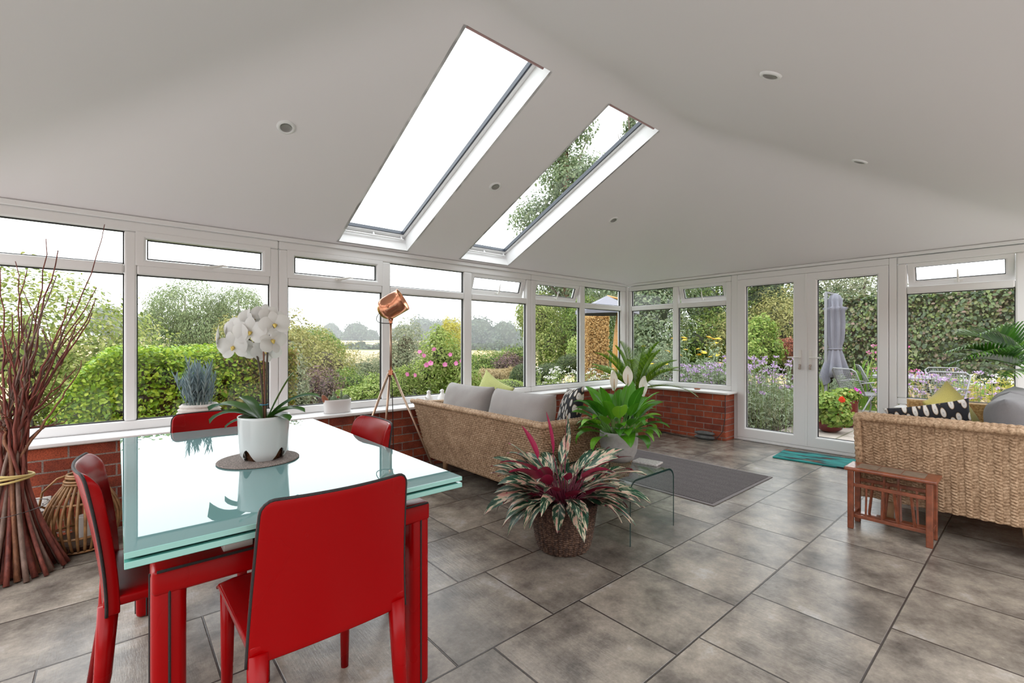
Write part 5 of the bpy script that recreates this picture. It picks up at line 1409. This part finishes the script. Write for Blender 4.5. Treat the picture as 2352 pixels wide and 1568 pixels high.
shrub('silver_shrub', 'olive grey feathery shrub behind the copper lamp pole', 'shrub', [ball(932, 800, 9.5, .42, .62), ball(905, 850, 9.2, .4, .5), ball(955, 860, 9.3, .4, .5)], 5200, .06, 'willow', 22, 'innerb', asp=.3, trunk=(.04, 'bark', -.3), k=.6)
shrub('garden_shrub', 'fresh green upright shrub just right of the lamp tripod', 'shrub', [ball(925, 885, 6.4, .16, .28), ball(905, 905, 6.3, .2, .2), ball(955, 900, 6.4, .16, .2)], 1700, .06, 'bright', 23, 'inner', asp=.3, trunk=(.02, 'bark', -.3), k=.5)

def blooms(parent, spots, size, mat, name='blooms', petals=5, face=None, rng=None):
    """open flowers: a ring of petals each"""
    rng = rng or np.random.default_rng(2); mb = MB(); f0 = face or Vector((-.65, -.75, .15))
    for s in spots:
        f = (f0 + Vector(rng.normal(0, .35, 3))).normalized(); u = f.cross(Vector((0, 0, 1))).normalized(); v = u.cross(f); c = Vector(s); sz = size * rng.uniform(.8, 1.2)
        for k in range(petals):
            a = 2 * PI * k / petals + rng.uniform(0, .3); d = u * math.cos(a) + v * math.sin(a); w_ = f.cross(d)
            mb.add([c, c + d * sz * .35 + w_ * sz * .28 + f * sz * .1, c + d * sz * .55 + f * sz * .15, c + d * sz * .35 - w_ * sz * .28 + f * sz * .1], [(0, 1, 2, 3)])
    return mb.build(name, mat, parent)
FL = {'pink': leafmat('pink_petal', [(.72, .16, .42), (.82, .30, .55)], .6, .3), 'purple': leafmat('lilac_petal', [(.36, .22, .44), (.48, .34, .55), (.58, .46, .62)], .6, .3), 'yellow': leafmat('yellow_petal', [(.72, .44, .02), (.80, .56, .05)], .6, .3),
      'white': leafmat('white_petal', [(.75, .74, .70), (.85, .80, .80)], .6, .3), 'redf': leafmat('red_petal', [(.75, .05, .02), (.85, .12, .04)], .5, .3), 'magenta': leafmat('magenta_petal', [(.55, .03, .40), (.70, .08, .5)], .5, .3), 'orange': leafmat('orange_petal', [(.75, .25, .03), (.8, .4, .08)], .6, .3)}
ml = shrub('mallow_bush', 'tall leafy bush with pink mallow flowers outside the middle window', 'shrub', [ball(1010, 820, 6.6, .30, .40), ball(985, 865, 6.5, .30, .3), ball(1045, 850, 6.6, .22, .34), ball(1005, 775, 6.7, .12, .2), ball(1062, 880, 6.5, .3, .25)], 4200, .055, 'bright', 24, 'inner', asp=.4, trunk=(.02, 'stem', -.3), k=.5)
bl = Vector(ml.location)
blooms(ml, [tuple(at(x, y, 6.22) - bl) for x, y in ((1034, 814), (996, 801), (974, 816), (979, 838), (1022, 837), (1059, 828), (964, 808), (1048, 834), (989, 834), (936, 859), (954, 861), (1041, 888), (1066, 812))], .062, FL['pink'], rng=np.random.default_rng(5))
shrub('pale_plume', 'pale cream feathery plume behind the pink mallow', 'shrub', [ball(1045, 795, 7.6, .24, .5), ball(1025, 770, 7.6, .1, .3)], 2600, .05, 'yellow', 25, 'innerb', asp=.25, trunk=(.02, 'stem', -.2), k=.4)
shrub('valley_scrub', 'grey green scrub in the valley below the far stubble field', 'shrub', [ball(1130, 842, 22, 1.6, .75), ball(1190, 832, 22, 1.0, .8), ball(1080, 850, 21, 1.2, .7)], 6000, .13, 'mid', 26, 'inner', trunk=(.08, 'bark', -2))
shrub('russet_bush', 'russet tinted bush before the valley scrub', 'shrub', [ball(1172, 840, 16, .55, .42)], 1500, .09, 'purple', 27, 'innerb', trunk=(.05, 'bark', -1))
shrub('dry_grasses', 'patch of straw coloured dry grasses beyond the sofa cushions', 'grass', [ball(1140, 868, 11, .62, .24, .4), ball(1180, 868, 11, .4, .24)], 3000, .13, 'straw', 28, 'innerb', asp=.10, droop=-1, trunk=(.02, 'stem', -.3), k=.5)
shrub('dome_topiary', 'dark clipped dome bush left of the corner mullion', 'shrub', [ball(1203, 868, 8.6, .26, .26)], 2600, .035, 'dark', 29, 'inner', 'clipped dome bushes', lump=.03, depth=.08, trunk=(.03, 'bark', -.2), k=.9)
shrub('dome_topiary', 'dark clipped low hedge at the foot of the poplar trunk', 'shrub', [ball(1262, 858, 10, .34, .24), ball(1312, 838, 11, .36, .26)], 3200, .04, 'dark', 30, 'inner', 'clipped dome bushes', lump=.04, depth=.08, trunk=(.03, 'bark', -.2), k=.88)
shrub('low_hedge', 'low yellow green hedge just over the top of the sofa cushions', 'hedge', [ball(1120, 888, 7.6, .42, .12, .2), ball(1165, 888, 7.8, .35, .12, .2), ball(1075, 890, 7.5, .3, .12)], 2600, .04, 'bright', 31, 'inner', lump=.05, depth=.1, trunk=(.02, 'bark', -.2), k=.85)

def poplar(label, px, t, top, hw_, seed, zb, trunk_r):
    rng = np.random.default_rng(seed); b = at(px, 787, t); o = thing('poplar_tree', label, 'tree', (b.x, b.y, zb), 0, 'tall poplars beyond the corner')
    H_ = top - zb; ells = []
    for k in range(13):
        f = .10 + .88 * k / 12; r = hw_ * (.75 + .35 * math.sin(f * PI)) * (1 - .75 * max(0, f - .6) / .4); a = k * 2.4
        ells.append((r * .55 * math.cos(a), r * .55 * math.sin(a), H_ * f, r * .75, r * .75, H_ * .085))
    P, Nn = ell_pts(ells, 46000, rng, .2, .55)
    leafcloud('foliage', P, Nn, .125, LM['poplar'], o, rng, .7, droop=.8)
    mb = MB(); mb.tube([(0, 0, 0), (.05, 0, H_ * .3), (0, .05, H_ * .65), (0, 0, H_ * .95)], [trunk_r, trunk_r * .8, trunk_r * .4, .03], 12); mb.build('trunk', BK['pop'], o, smooth=True)
    mb = MB()
    for k in range(26):
        a = k * 2.4; z = H_ * (.2 + .7 * k / 26); mb.tube([(0, 0, z), (hw_ * .35 * math.cos(a), hw_ * .35 * math.sin(a), z + H_ * .06), (hw_ * .55 * math.cos(a), hw_ * .55 * math.sin(a), z + H_ * .13)], [.07, .045, .015], 5)
    mb.build('limbs', BK['bark'], o)
poplar('tall poplar with a thick red brown trunk seen near the glazed corner', 1302, 25, 15.6, 2.3, 41, -.4, .36)
poplar('second tall poplar whose tip shows in the upper roof window corner', 1452, 27, 14.6, 1.6, 42, -.4, .3)
shrub('garden_tree', 'olive green leafy tree left of the poplar trunk', 'tree', [ball(1240, 740, 20, 1.0, 1.2), ball(1262, 800, 19, .7, .9), ball(1215, 720, 21, .55, .7)], 4200, .13, 'apple', 43, 'innerb', trunk=(.1, 'bark', -.5), k=.5)
shrub('garden_tree', 'dark leafy shrub right of the poplar trunk', 'tree', [ball(1325, 760, 19, .75, 1.3), ball(1345, 720, 22, .9, 1.0)], 4200, .12, 'mid', 44, 'inner', trunk=(.1, 'bark', -.5), k=.6)
shrub('garden_shrub', 'yellow green shrub between the poplar trunk and the mullion', 'shrub', [ball(1325, 815, 12, .28, .45)], 1400, .07, 'bright', 45, 'inner', trunk=(.03, 'bark', -.3), k=.5)
gp = at(1368, 787, 10.5); gh = thing('golden_hedge', 'tall golden brown block of dry beech leaves by the corner post', 'hedge', (gp.x, gp.y, GZ - .1), AZ)
rng = np.random.default_rng(46); P, Nn = box_pts(-.3, .3, -.24, .24, 0, 1.95, 16000, rng, .06, .05)
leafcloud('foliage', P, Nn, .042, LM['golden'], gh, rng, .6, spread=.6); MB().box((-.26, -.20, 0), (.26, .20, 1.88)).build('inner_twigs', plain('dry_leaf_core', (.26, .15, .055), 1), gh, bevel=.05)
shrub('garden_tree', 'light green tree behind the golden column', 'tree', [ball(1392, 745, 24, 1.1, 1.6), ball(1415, 790, 23, 1.0, 1.3)], 4500, .14, 'mid', 47, 'inner', trunk=(.1, 'bark', -.5), k=.5)

# --- flower beds
def bed(name, label, cat, spots, seed, leaf, nleaf, lsize, fmat, fsize, nfl, hgt, spread, kind_='dots', base=GZ):
    """clump of slender stems with small leaves and flower heads"""
    rng = np.random.default_rng(seed); c = np.mean(np.array(spots), axis=0); o = thing(name, label, cat, (c[0], c[1], base))
    st_ = MB(); fl = MB(); LP = []
    for i in range(nfl):
        s = spots[rng.integers(len(spots))]; x = s[0] - c[0] + rng.normal(0, spread); y = s[1] - c[1] + rng.normal(0, spread); h = hgt * rng.uniform(.55, 1.08)
        x2 = x + rng.normal(0, .05) * h; y2 = y + rng.normal(0, .05) * h; b = Vector((x, y, 0)); t_ = Vector((x2, y2, h))
        st_.bar(b, t_, .005)
        for k in range(max(1, nleaf // nfl)): f = rng.uniform(.05, .92); LP.append(b.lerp(t_, f) + Vector(rng.normal(0, .03 + .02 * h, 3)))
        if kind_ == 'plate':
            n = 9; r = fsize * rng.uniform(.7, 1.2); tilt = Vector(rng.normal(0, .25, 2).tolist() + [1]).normalized(); u = tilt.cross(Vector((1, 0, 0))).normalized(); v = u.cross(tilt)
            ring = [t_ + (u * math.cos(a) + v * math.sin(a)) * r for a in np.linspace(0, 2 * PI, n, endpoint=False)]
            fl.add([t_ + tilt * r * .35] + ring + [t_ - tilt * r * .3], [(0, 1 + k, 1 + (k + 1) % n) for k in range(n)] + [(n + 1, 1 + (k + 1) % n, 1 + k) for k in range(n)])
        else:
            for k in range(11):
                p = t_ + Vector(rng.normal(0, fsize * .55, 3)); p.z = t_.z + rng.normal(0, fsize * .25); r = fsize * .32
                d = Vector(rng.normal(size=3)).normalized() * r; e = d.cross(Vector(rng.normal(size=3))).normalized() * r
                fl.add([p - d, p + e, p + d, p - e], [(0, 1, 2, 3)])
    st_.build('stems', BK['stem'], o)
    P = np.array([list(p) for p in LP]); leafcloud('foliage', P, np.tile([[0, 0, 1.]], (len(P), 1)), lsize, LM[leaf], o, rng, .28, 1.5, droop=.2)
    fl.build('flower_heads', FL[fmat], o)
    return o
def G(px, t): p = at(px, 787, t); return (p.x, p.y)
bed('verbena_clump', 'drift of lilac verbena outside the left french door', 'flowers', [G(1730, 6.7), G(1755, 7.2), G(1790, 7.4), G(1740, 6.4), G(1800, 8.0), G(1715, 7.4)], 51, 'grey', 3200, .06, 'purple', .042, 120, .98, .22)
bed('verbena_clump', 'lilac verbena below the yellow yarrow by the brick pier', 'flowers', [G(1580, 7.2), G(1620, 7.3), G(1655, 7.2), G(1640, 7.8)], 52, 'grey', 2200, .06, 'purple', .045, 90, .85, .2)
bed('verbena_clump', 'lilac verbena in front of the mesh patio chairs', 'flowers', [G(2110, 6.2), G(2165, 6.3), G(2220, 6.6), G(2260, 6.6), G(2090, 6.3)], 53, 'straw', 1500, .06, 'purple', .042, 70, .80, .2)
bed('yarrow_clump', 'yellow flat headed yarrow outside the corner window', 'flowers', [G(1535, 8.3), G(1575, 8.4), G(1620, 8.4), G(1650, 8.6), G(1515, 8.6)], 54, 'grey', 3200, .07, 'yellow', .055, 34, 1.28, .2, 'plate')
bed('white_gaura', 'cloud of small white flowers outside the corner window', 'flowers', [G(1260, 7.8), G(1300, 7.8), G(1335, 7.9), G(1370, 8.0), G(1280, 8.4)], 55, 'bright', 4200, .05, 'white', .035, 130, .78, .24)
bed('mixed_border', 'yellow and cream border plants beyond the right sofa', 'flowers', [G(2270, 7.6), G(2310, 7.2), G(2200, 7.2), G(2330, 8.2)], 56, 'yellow', 2600, .07, 'white', .04, 50, .75, .25)
bed('pink_phlox', 'pink flowers at the foot of the dark hedge beside the door frame', 'flowers', [G(2085, 8.8), G(2060, 8.9), G(2000, 9.0)], 57, 'bright', 1200, .07, 'pink', .06, 22, 1.15, .12)
shrub('low_border', 'low grassy border at the foot of the verbena by the left door', 'shrub', [ball(1735, 955, 6.6, .3, .24), ball(1780, 945, 7.0, .28, .22), ball(1760, 915, 7.6, .4, .3), ball(1715, 925, 7, .25, .3)], 3600, .06, 'willow', 58, 'innerb', asp=.25, trunk=(.01, 'stem', GZ), k=.5)
shrub('low_border', 'mixed green border under the yarrow and verbena', 'shrub', [ball(1600, 875, 8, .5, .3), ball(1655, 885, 7.5, .35, .3), ball(1545, 870, 8.2, .4, .35), ball(1510, 850, 8.6, .4, .5)], 4500, .065, 'grey', 59, 'innerb', asp=.25, trunk=(.01, 'stem', GZ), k=.5)
shrub('acer_bush', 'pale lime leaved bush behind the verbena, seen in the left door', 'shrub', [ball(1750, 760, 10, .30, .34), ball(1728, 790, 10, .3, .3), ball(1768, 805, 10, .3, .3), ball(1720, 820, 9.8, .35, .35)], 2600, .085, 'acer', 60, 'inner', trunk=(.03, 'bark', GZ), k=.55)
shrub('russet_bush', 'small red brown leaved bush behind the door handles', 'shrub', [ball(1808, 800, 10.5, .26, .24)], 1100, .06, 'red', 61, 'innerb', trunk=(.03, 'bark', GZ), k=.6)
shrub('sedum_bank', 'bronze brown bank of foliage at the foot of the dark hedge', 'shrub', [ball(2130, 860, 10.5, .55, .3), ball(2210, 868, 10.5, .6, .25), ball(2095, 865, 10, .3, .3)], 2600, .06, 'olive', 62, 'innerb', asp=.4, trunk=(.02, 'stem', GZ), k=.7)
shrub('yellow_bush', 'golden yellow bush by the boulder near the palm fronds', 'shrub', [ball(2285, 850, 9.6, .3, .26), ball(2325, 830, 9.4, .32, .4)], 2200, .055, 'yellow', 63, 'innerb', trunk=(.02, 'bark', GZ), k=.6)
shrub('climbing_shrub', 'yellow green climbing shrub in front of the right end of the hedge', 'shrub', [ball(2335, 765, 10, .4, .5), ball(2345, 820, 10, .35, .5)], 2200, .075, 'olive', 64, 'innerb', trunk=(.03, 'bark', GZ), k=.5)
shrub('rosemary_bush', 'spiky blue green bush between the red pots and the mesh chair', 'shrub', [ball(1942, 905, 7.8, .16, .22), ball(1930, 890, 7.9, .14, .2)], 1500, .05, 'grey', 65, 'inner', asp=.2, droop=-1.5, trunk=(.02, 'stem', GZ), k=.4)
# sword leaved crocosmia and the broad leaved rosette
for nm, lb, c_, n_, ln_, wd_, mt, sd in (('crocosmia_clump', 'sword leaved green clump behind the mesh chairs', (*G(1975, 8.6), GZ), 46, 1.0, .035, [(.12, .26, .03), (.22, .38, .05), (.34, .46, .10)], 3), ('crocosmia_clump', 'sword leaved green clump to the left of the folded parasol', (*G(1888, 8.8), GZ), 16, 1.05, .03, [(.16, .28, .04), (.34, .42, .10)], 8), ('broad_leaf_rosette', 'bright green broad leaved plant beside the mesh chair backs', (*G(2228, 7.6), GZ + .1), 26, .62, .12, [(.16, .36, .03), (.30, .52, .06), (.30, .46, .22)], 4)):
    o = thing(nm, lb, 'plant', c_); B = Blades(); R_ = random.Random(sd)
    for k in range(n_):
        az = R_.uniform(0, 2 * PI); B.blade((R_.uniform(-.1, .1), R_.uniform(-.1, .1), 0), az, R_.uniform(.95, 1.45), ln_ * R_.uniform(.7, 1.1), wd_, R_.uniform(.1, .9), 6, 'lance', .2)
    B.build('foliage', leaf2(nm + '_leaf%d' % sd, [(i / 2, c) for i, c in enumerate(mt + mt[-1:])][:3] if len(mt) > 2 else [(0, mt[0]), (1, mt[1])], mt[0], .02, trans=.3), o, smooth=True, uvs=B.uvs)

# --- clipped beech hedge and the trees behind the doors
rng = np.random.default_rng(70)
bh = thing('beech_hedge', 'tall dark clipped hedge with bronze tips across the garden from the doors', 'hedge', (13.0, 2.0, GZ - .1))
P, Nn = box_pts(-.5, .5, -4.2, 1.6, 0, 2.36, 70000, rng, .20, .12)
k_ = (P[:, 0] < .25) | (P[:, 2] > 2.0); P, Nn = P[k_], Nn[k_]
leafcloud('foliage', P, Nn, .066, LM['beech'], bh, rng, .68, spread=.55, droop=.9)
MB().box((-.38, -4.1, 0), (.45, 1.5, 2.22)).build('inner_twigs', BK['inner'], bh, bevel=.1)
for (lb, es, n_, sz, mt, sd) in (
    ('broad feathery green tree outside the corner, left of the mullion', [ball(1490, 720, 15, 1.6, 2.2), ball(1450, 640, 16, 1.6, 1.6), ball(1520, 620, 16, 1.8, 1.6), ball(1480, 800, 14, 1.2, 1.0)], 9000, .13, 'poplar', 81),
    ('shady green tree above the yellow yarrow', [ball(1615, 700, 17, 1.7, 1.9), ball(1640, 620, 18, 1.8, 1.4), ball(1590, 790, 15, 1.2, 1.0), ball(1660, 760, 16, 1.0, 1.2)], 9000, .12, 'mid', 82),
    ('deep green tree behind the left french door', [ball(1760, 680, 18, 1.8, 1.8), ball(1810, 740, 17, 1.4, 1.4), ball(1720, 740, 18, 1.4, 1.5)], 8500, .12, 'dark', 83),
    ('tangled olive shrubbery behind the left door handle', [ball(1815, 770, 14, .8, 1.0), ball(1790, 730, 15, .9, .9), ball(1690, 790, 14, .9, .9)], 5000, .10, 'olive', 84),
    ('airy grey green tree above the folded parasol', [ball(1985, 675, 17, 1.3, 1.1), ball(1920, 650, 18, 1.3, 1.0), ball(2010, 720, 16, .9, .9)], 5500, .11, 'willow', 85),
    ('dark green tree behind the folded parasol', [ball(1900, 760, 15.5, 1.0, 1.4), ball(1960, 790, 15, 1.0, 1.0), ball(1880, 820, 15, .9, .9)], 6500, .11, 'dark', 86)):
    shrub('garden_tree', lb, 'tree', es, n_, sz, mt, sd, 'inner', 'trees beyond the doors', trunk=(.12, 'bark', GZ - .1), k=.5 if mt != 'willow' else 0, lump=.2, depth=.45)

shrub('laurel_bank', 'bank of green shrubbery behind the lilac verbena and the left french door', 'shrub', [ball(1735, 815, 19, 1.5, .95), ball(1800, 815, 19, 1.3, .95), ball(1670, 815, 18, 1.3, .9), ball(1600, 815, 17, 1.2, .8)], 9000, .10, 'mid', 87, 'inner', trunk=(.05, 'bark', GZ - .1), k=.85)
# --- distant trees and hedgerow, each standing in its field
rs_ = random.Random(4)
far = [(760, 762, 150, 3.2), (818, 770, 135, 4.2), (852, 775, 140, 2.8), (910, 770, 140, 2.6), (932, 768, 142, 3.6), (972, 764, 140, 5.0), (1010, 768, 140, 4.5), (1030, 764, 146, 5.0), (1056, 772, 130, 3.2), (1100, 766, 120, 4.6), (1135, 775, 128, 3.0), (1158, 772, 118, 4.2), (1190, 780, 122, 3.2), (248, 738, 95, 3.2), (275, 762, 100, 2.6), (318, 752, 100, 2.6), (690, 772, 160, 3.0), (725, 772, 165, 3.2)]
for i, (px, py, t, r) in enumerate(far):
    lb = ('hazy round headed tree on the horizon above the far fields' if px > 600 else 'hazy tree on the horizon beyond the fruit tree')
    rng = np.random.default_rng(100 + i); c = at(px, py, t); o = thing('distant_tree', lb, 'tree', (c.x, c.y, c.z - r * 1.3), 0, 'hazy trees on the horizon' if px > 600 else 'hazy trees behind the fruit tree')
    es = [(0, 0, r * 1.45, r * .95, r * .95, r * .85), (r * .5, -r * .3, r * 1.0, r * .7, r * .7, r * .6), (-r * .5, r * .2, r * 1.0, r * .7, r * .7, r * .6)]
    P, Nn = ell_pts(es, 2600, rng, .16, .3); leafcloud('foliage', P, Nn, r * .11, LM['far'], o, rng, .8); core(es, BK['inner'], o, .85)
    MB().cyl((0, 0, -1.5), (0, 0, r), r * .09, n=7).build('trunk', BK['bark'], o)
for i, (x0, x1, py, t, h) in enumerate(((700, 1230, 800, 92, 1.6), (600, 1210, 783, 150, 1.6))):
    rng = np.random.default_rng(200 + i); a = at(x0, py, t); b = at(x1, py, t); n = 26
    o = thing('field_hedge', ('hazy dark hedgerow across the nearer stubble field', 'hazy hedgerow along the crest of the far field')[i], 'hedge', tuple((a + b) / 2))
    es = []
    for k in range(n):
        p = a.lerp(b, k / (n - 1)) - (a + b) / 2; es.append((p.x, p.y, p.z + rng.normal(0, .15), (b - a).length / n * .8, (b - a).length / n * .8, h * rng.uniform(.5, 1)))
    P, Nn = ell_pts(es, 3500, rng, .1, .3); leafcloud('foliage', P, Nn, .5, LM['far'], o, rng, .8); core(es, BK['inner'], o, .85)

# --- folded parasol, pots, chairs and table on the patio
pc = thing('folded_parasol', 'tall folded grey parasol tied at the waist on the patio', 'parasol', (*G(1918, 8.6), GZ))
cloth = fabric('parasol_cloth', (.17, .17, .20), 200, .06)
rows = []
for z, r, fl_ in ((.56, .17, .35), (.62, .20, .4), (.80, .165, .3), (1.0, .125, .2), (1.12, .098, .12), (1.16, .098, .1), (1.30, .12, .25), (1.6, .13, .3), (1.85, .125, .3), (1.9, .16, .35), (1.93, .10, .2), (2.05, .11, .15), (2.14, .075, .1), (2.18, .02, 0)):
    rows.append([[r * (1 + fl_ * math.cos(8 * a + z * .6)) * math.cos(a), r * (1 + fl_ * math.cos(8 * a + z * .6)) * math.sin(a), z + (.10 * math.cos(4 * a) if z < .6 else 0)] for a in np.linspace(0, 2 * PI, 64, endpoint=False)])
mb = MB(); mb.grid(np.array(rows)[:, ::-1], wrap=True); mb.build('canopy', cloth, pc, smooth=True)
mb = MB(); mb.tube([(.105 * math.cos(a), .105 * math.sin(a), 1.14) for a in np.linspace(0, 2 * PI, 25)[:-1]], .014, 6, closed=True); mb.build('tie_strap', cloth, pc)
M['parasol_metal'] = plain('parasol_metal', (.19, .19, .20), .4)
MB().cyl((0, 0, 0), (0, 0, 2.1), .022, n=12).build('pole', M['parasol_metal'], pc)
mb = MB(); mb.bar((-.10, .12, 1.3), (-.10, .12, 2.2), .045); mb.bar((-.10, .12, 2.2), (.0, .0, 2.16), .035); mb.bar((-.10, .12, 0), (-.10, .12, 1.3), .045); mb.build('side_mast', M['parasol_metal'], pc)
def pot(label, x, y, prof, mat, leaf, n, es, sd, fls):
    o = thing('flower_pot', label, 'flower pot', (x, y, GZ)); MB().lathe(prof, n=36).build('pot', mat, o, smooth=True)
    rng = np.random.default_rng(sd); P, Nn = ell_pts(es, n, rng, .15, .5); leafcloud('foliage', P, Nn, .042, LM[leaf], o, rng, .8)
    for fm, sp_, sz in fls: blooms(o, sp_, sz, FL[fm], 'blooms', 7, rng=rng)
    return o
redglaze = plain('red_glaze', (.13, .014, .012), .12)
x, y = G(1940, 6.9); pot('tall glossy red pot of bright bedding flowers on the patio', x, y, [(.001, 0), (.10, 0), (.135, .03), (.165, .18), (.165, .36), (.175, .41), (.160, .41), (.150, .34), (.001, .33)], redglaze, 'acer', 2200, [(0, 0, .47, .19, .19, .10)], 301, [('magenta', [(-.02, -.15, .56), (.06, -.17, .52), (.02, -.12, .57)], .06), ('redf', [(-.12, -.08, .52), (.12, -.15, .46), (.16, -.1, .50)], .06), ('yellow', [(-.06, -.1, .55)], .05)])
x, y = G(1905, 6.5); pot('round dark red pot overflowing with geranium leaves and scarlet flowers', x, y, [(.001, 0), (.09, 0), (.15, .05), (.175, .13), (.165, .20), (.15, .20), (.001, .17)], redglaze, 'acer', 4200, [(0, 0, .34, .24, .24, .20), (-.05, -.08, .22, .22, .2, .14)], 302, [('redf', [(-.10, -.16, .48), (-.14, -.16, .28), (.14, -.14, .10), (.16, -.1, .36), (-.11, -.17, .475)], .075)])
M['patio_metal'] = plain('pale_grey_metal', (.24, .24, .245), .45, .2)
def patio_chair(label, loc, rz):
    c = thing('patio_chair', label, 'patio chair', loc, rz, 'metal mesh patio chairs')
    def mesh_panel(nm, P00, P10, P01, P11, nu, nv, bow):
        P00, P10, P01, P11 = map(Vector, (P00, P10, P01, P11)); vs = []; fs = []
        for i in range(nu + 1):
            for j in range(nv + 1):
                a, b = i / nu, j / nv; p = P00.lerp(P10, a).lerp(P01.lerp(P11, a), b); p += Vector((0, bow * (1 - (2 * a - 1) ** 2), 0)); vs.append(p)
        # diamond lattice
        for i in range(nu):
            for j in range(nv):
                q0 = i * (nv + 1) + j; fs.append((q0, q0 + nv + 1, q0 + nv + 2, q0 + 1))
        mb = MB(); mb.add(vs, fs); o = mb.build(nm, M['patio_metal'], c); w_ = o.modifiers.new('wire', 'WIREFRAME'); w_.thickness = .008; w_.use_even_offset = False; return o
    mesh_panel('seat', (-.22, -.2, .43), (.22, -.2, .43), (-.22, .22, .44), (.22, .22, .44), 14, 14, 0)
    mesh_panel('backrest', (-.22, -.22, .45), (.22, -.22, .45), (-.235, -.36, .82), (.235, -.36, .82), 14, 12, -.03)
    fr = [(-.235, .24, .42), (-.23, -.20, .43), (-.245, -.37, .80), (-.19, -.39, .84), (.19, -.39, .84), (.245, -.37, .80), (.23, -.20, .43), (.235, .24, .42), (-.235, .24, .42)]
    mb = MB(); mb.tube(fr, .011, 8); mb.build('frame', M['patio_metal'], c, smooth=True)
    for s in (-1, 1):
        mb = MB(); mb.tube([(s * .235, .24, .42), (s * .24, .30, .22), (s * .24, .25, 0)], .011, 8); mb.build('leg', M['patio_metal'], c, smooth=True)
        mb = MB(); mb.tube([(s * .235, -.10, .43), (s * .24, -.24, .2), (s * .24, -.36, 0)], .011, 8); mb.build('leg', M['patio_metal'], c, smooth=True)
        mb = MB(); mb.tube([(s * .24, -.27, .62), (s * .26, .0, .64), (s * .25, .22, .60), (s * .235, .24, .42)], .011, 8); mb.build('armrest', M['patio_metal'], c, smooth=True)
    return c
pcs = patio_chair('grey mesh patio chair facing right in the right french door', (*G(1988, 7.4), GZ), math.radians(-128))
def cp(label, px, t, deg):
    d = dup_tree(pcs); d.location = (*G(px, t), GZ); d.rotation_euler = (0, 0, math.radians(deg)); d['label'] = label
cp('grey mesh patio chair half hidden behind the right door frame', 2030, 8.4, 200)
cp('grey mesh patio chair with its back to the right window, nearer the door', 2146, 6.3, 75)
cp('grey mesh patio chair behind the broad leaved plant', 2196, 7.3, 120)
tb = thing('patio_table', 'round grey metal patio table between the mesh chairs', 'patio table', (*G(2085, 7.3), GZ))
MB().lathe([(.001, .70), (.44, .70), (.45, .715), (.44, .73), (.001, .73)], n=40).build('table_top', M['patio_metal'], tb)
for a in (0.5, 2.07, 3.64, 5.21):
    mb = MB(); mb.tube([(.30 * math.cos(a), .30 * math.sin(a), .70), (.12 * math.cos(a), .12 * math.sin(a), .35), (.34 * math.cos(a), .34 * math.sin(a), 0)], .013, 8); mb.build('leg', M['patio_metal'], tb, smooth=True)
rows = []
for p_ in np.linspace(.05, PI - .05, 10): rows.append([[.42 * math.sin(p_) * math.cos(a) * (1 + .08 * math.sin(3 * a)), .34 * math.sin(p_) * math.sin(a), .30 + .34 * math.cos(p_)] for a in np.linspace(0, 2 * PI, 20, endpoint=False)])
mb = MB(); mb.grid(np.array(rows), wrap=True); o = mb.build('boulder', plain('boulder_stone', (.36, .31, .26), .9, var=.2, vscale=4, bmp=.5, bscale=12), None, smooth=True); o.location = (*G(2262, 9.2), GZ + .02); tag(o, 'rounded pale boulder at the foot of the dark hedge', 'boulder')

# --- open cantilever parasol with a curved wooden mast, outside the corner
cpz = thing('cantilever_parasol', 'open grey parasol on a curved golden wooden mast outside the corner', 'parasol', (*G(1412, 9.0), GZ))
wood = plain('golden_wood', (.50, .24, .06), .4, var=.2, vscale=6)
mb = MB(); prev = None
pth = bez((0, 0, 0), rt * -.02 + Vector((0, 0, 1.2)), rt * .16 + Vector((0, 0, 2.1)), 12)
for a, b in zip(pth[:-1], pth[1:]): mb.bar(a, b + (b - a) * .05, .10, .12)
mb.build('mast', wood, cpz, bevel=.01)
mb = MB(); c_ = rt * -.15 + Vector((0, 0, 2.02)); rim = [c_ + Vector((.62 * math.cos(a), .62 * math.sin(a), -.14)) for a in np.linspace(0, 2 * PI, 8, endpoint=False)]
mb.add([c_ + Vector((0, 0, .16))] + rim + [r_ + Vector((0, 0, -.07)) for r_ in rim], [(0, 1 + k, 1 + (k + 1) % 8) for k in range(8)] + [(1 + k, 9 + k, 9 + (k + 1) % 8, 1 + (k + 1) % 8) for k in range(8)]); mb.build('canopy', cloth, cpz)
MB().cyl(pth[-1], c_ + Vector((0, 0, .15)), .02, n=8).build('arm', wood, cpz)

# --- hazy air over the valley
hz = MB(); c_ = at(900, 787, 130); hz.box((-150, -75, -12), (150, 115, 22)); o = hz.build('haze', None)
o.location = (c_.x * .98, c_.y * 1.0, 0); o.rotation_euler = (0, 0, AZ - PI / 2 + math.radians(14))
m = bpy.data.materials.new('valley_haze'); m.use_nodes = True; nt = m.node_tree; nt.nodes.remove(nt.nodes['Principled BSDF'])
vs = N(nt, 'ShaderNodeVolumeScatter'); vs.inputs[0].default_value = (.94, .96, 1, 1); vs.inputs['Density'].default_value = .0042; nt.links.new(vs.outputs[0], nt.nodes['Material Output'].inputs['Volume'])
o.data.materials.clear(); o.data.materials.append(m)
tag(o, 'pale morning haze over the valley and far fields', 'haze', kind='stuff')
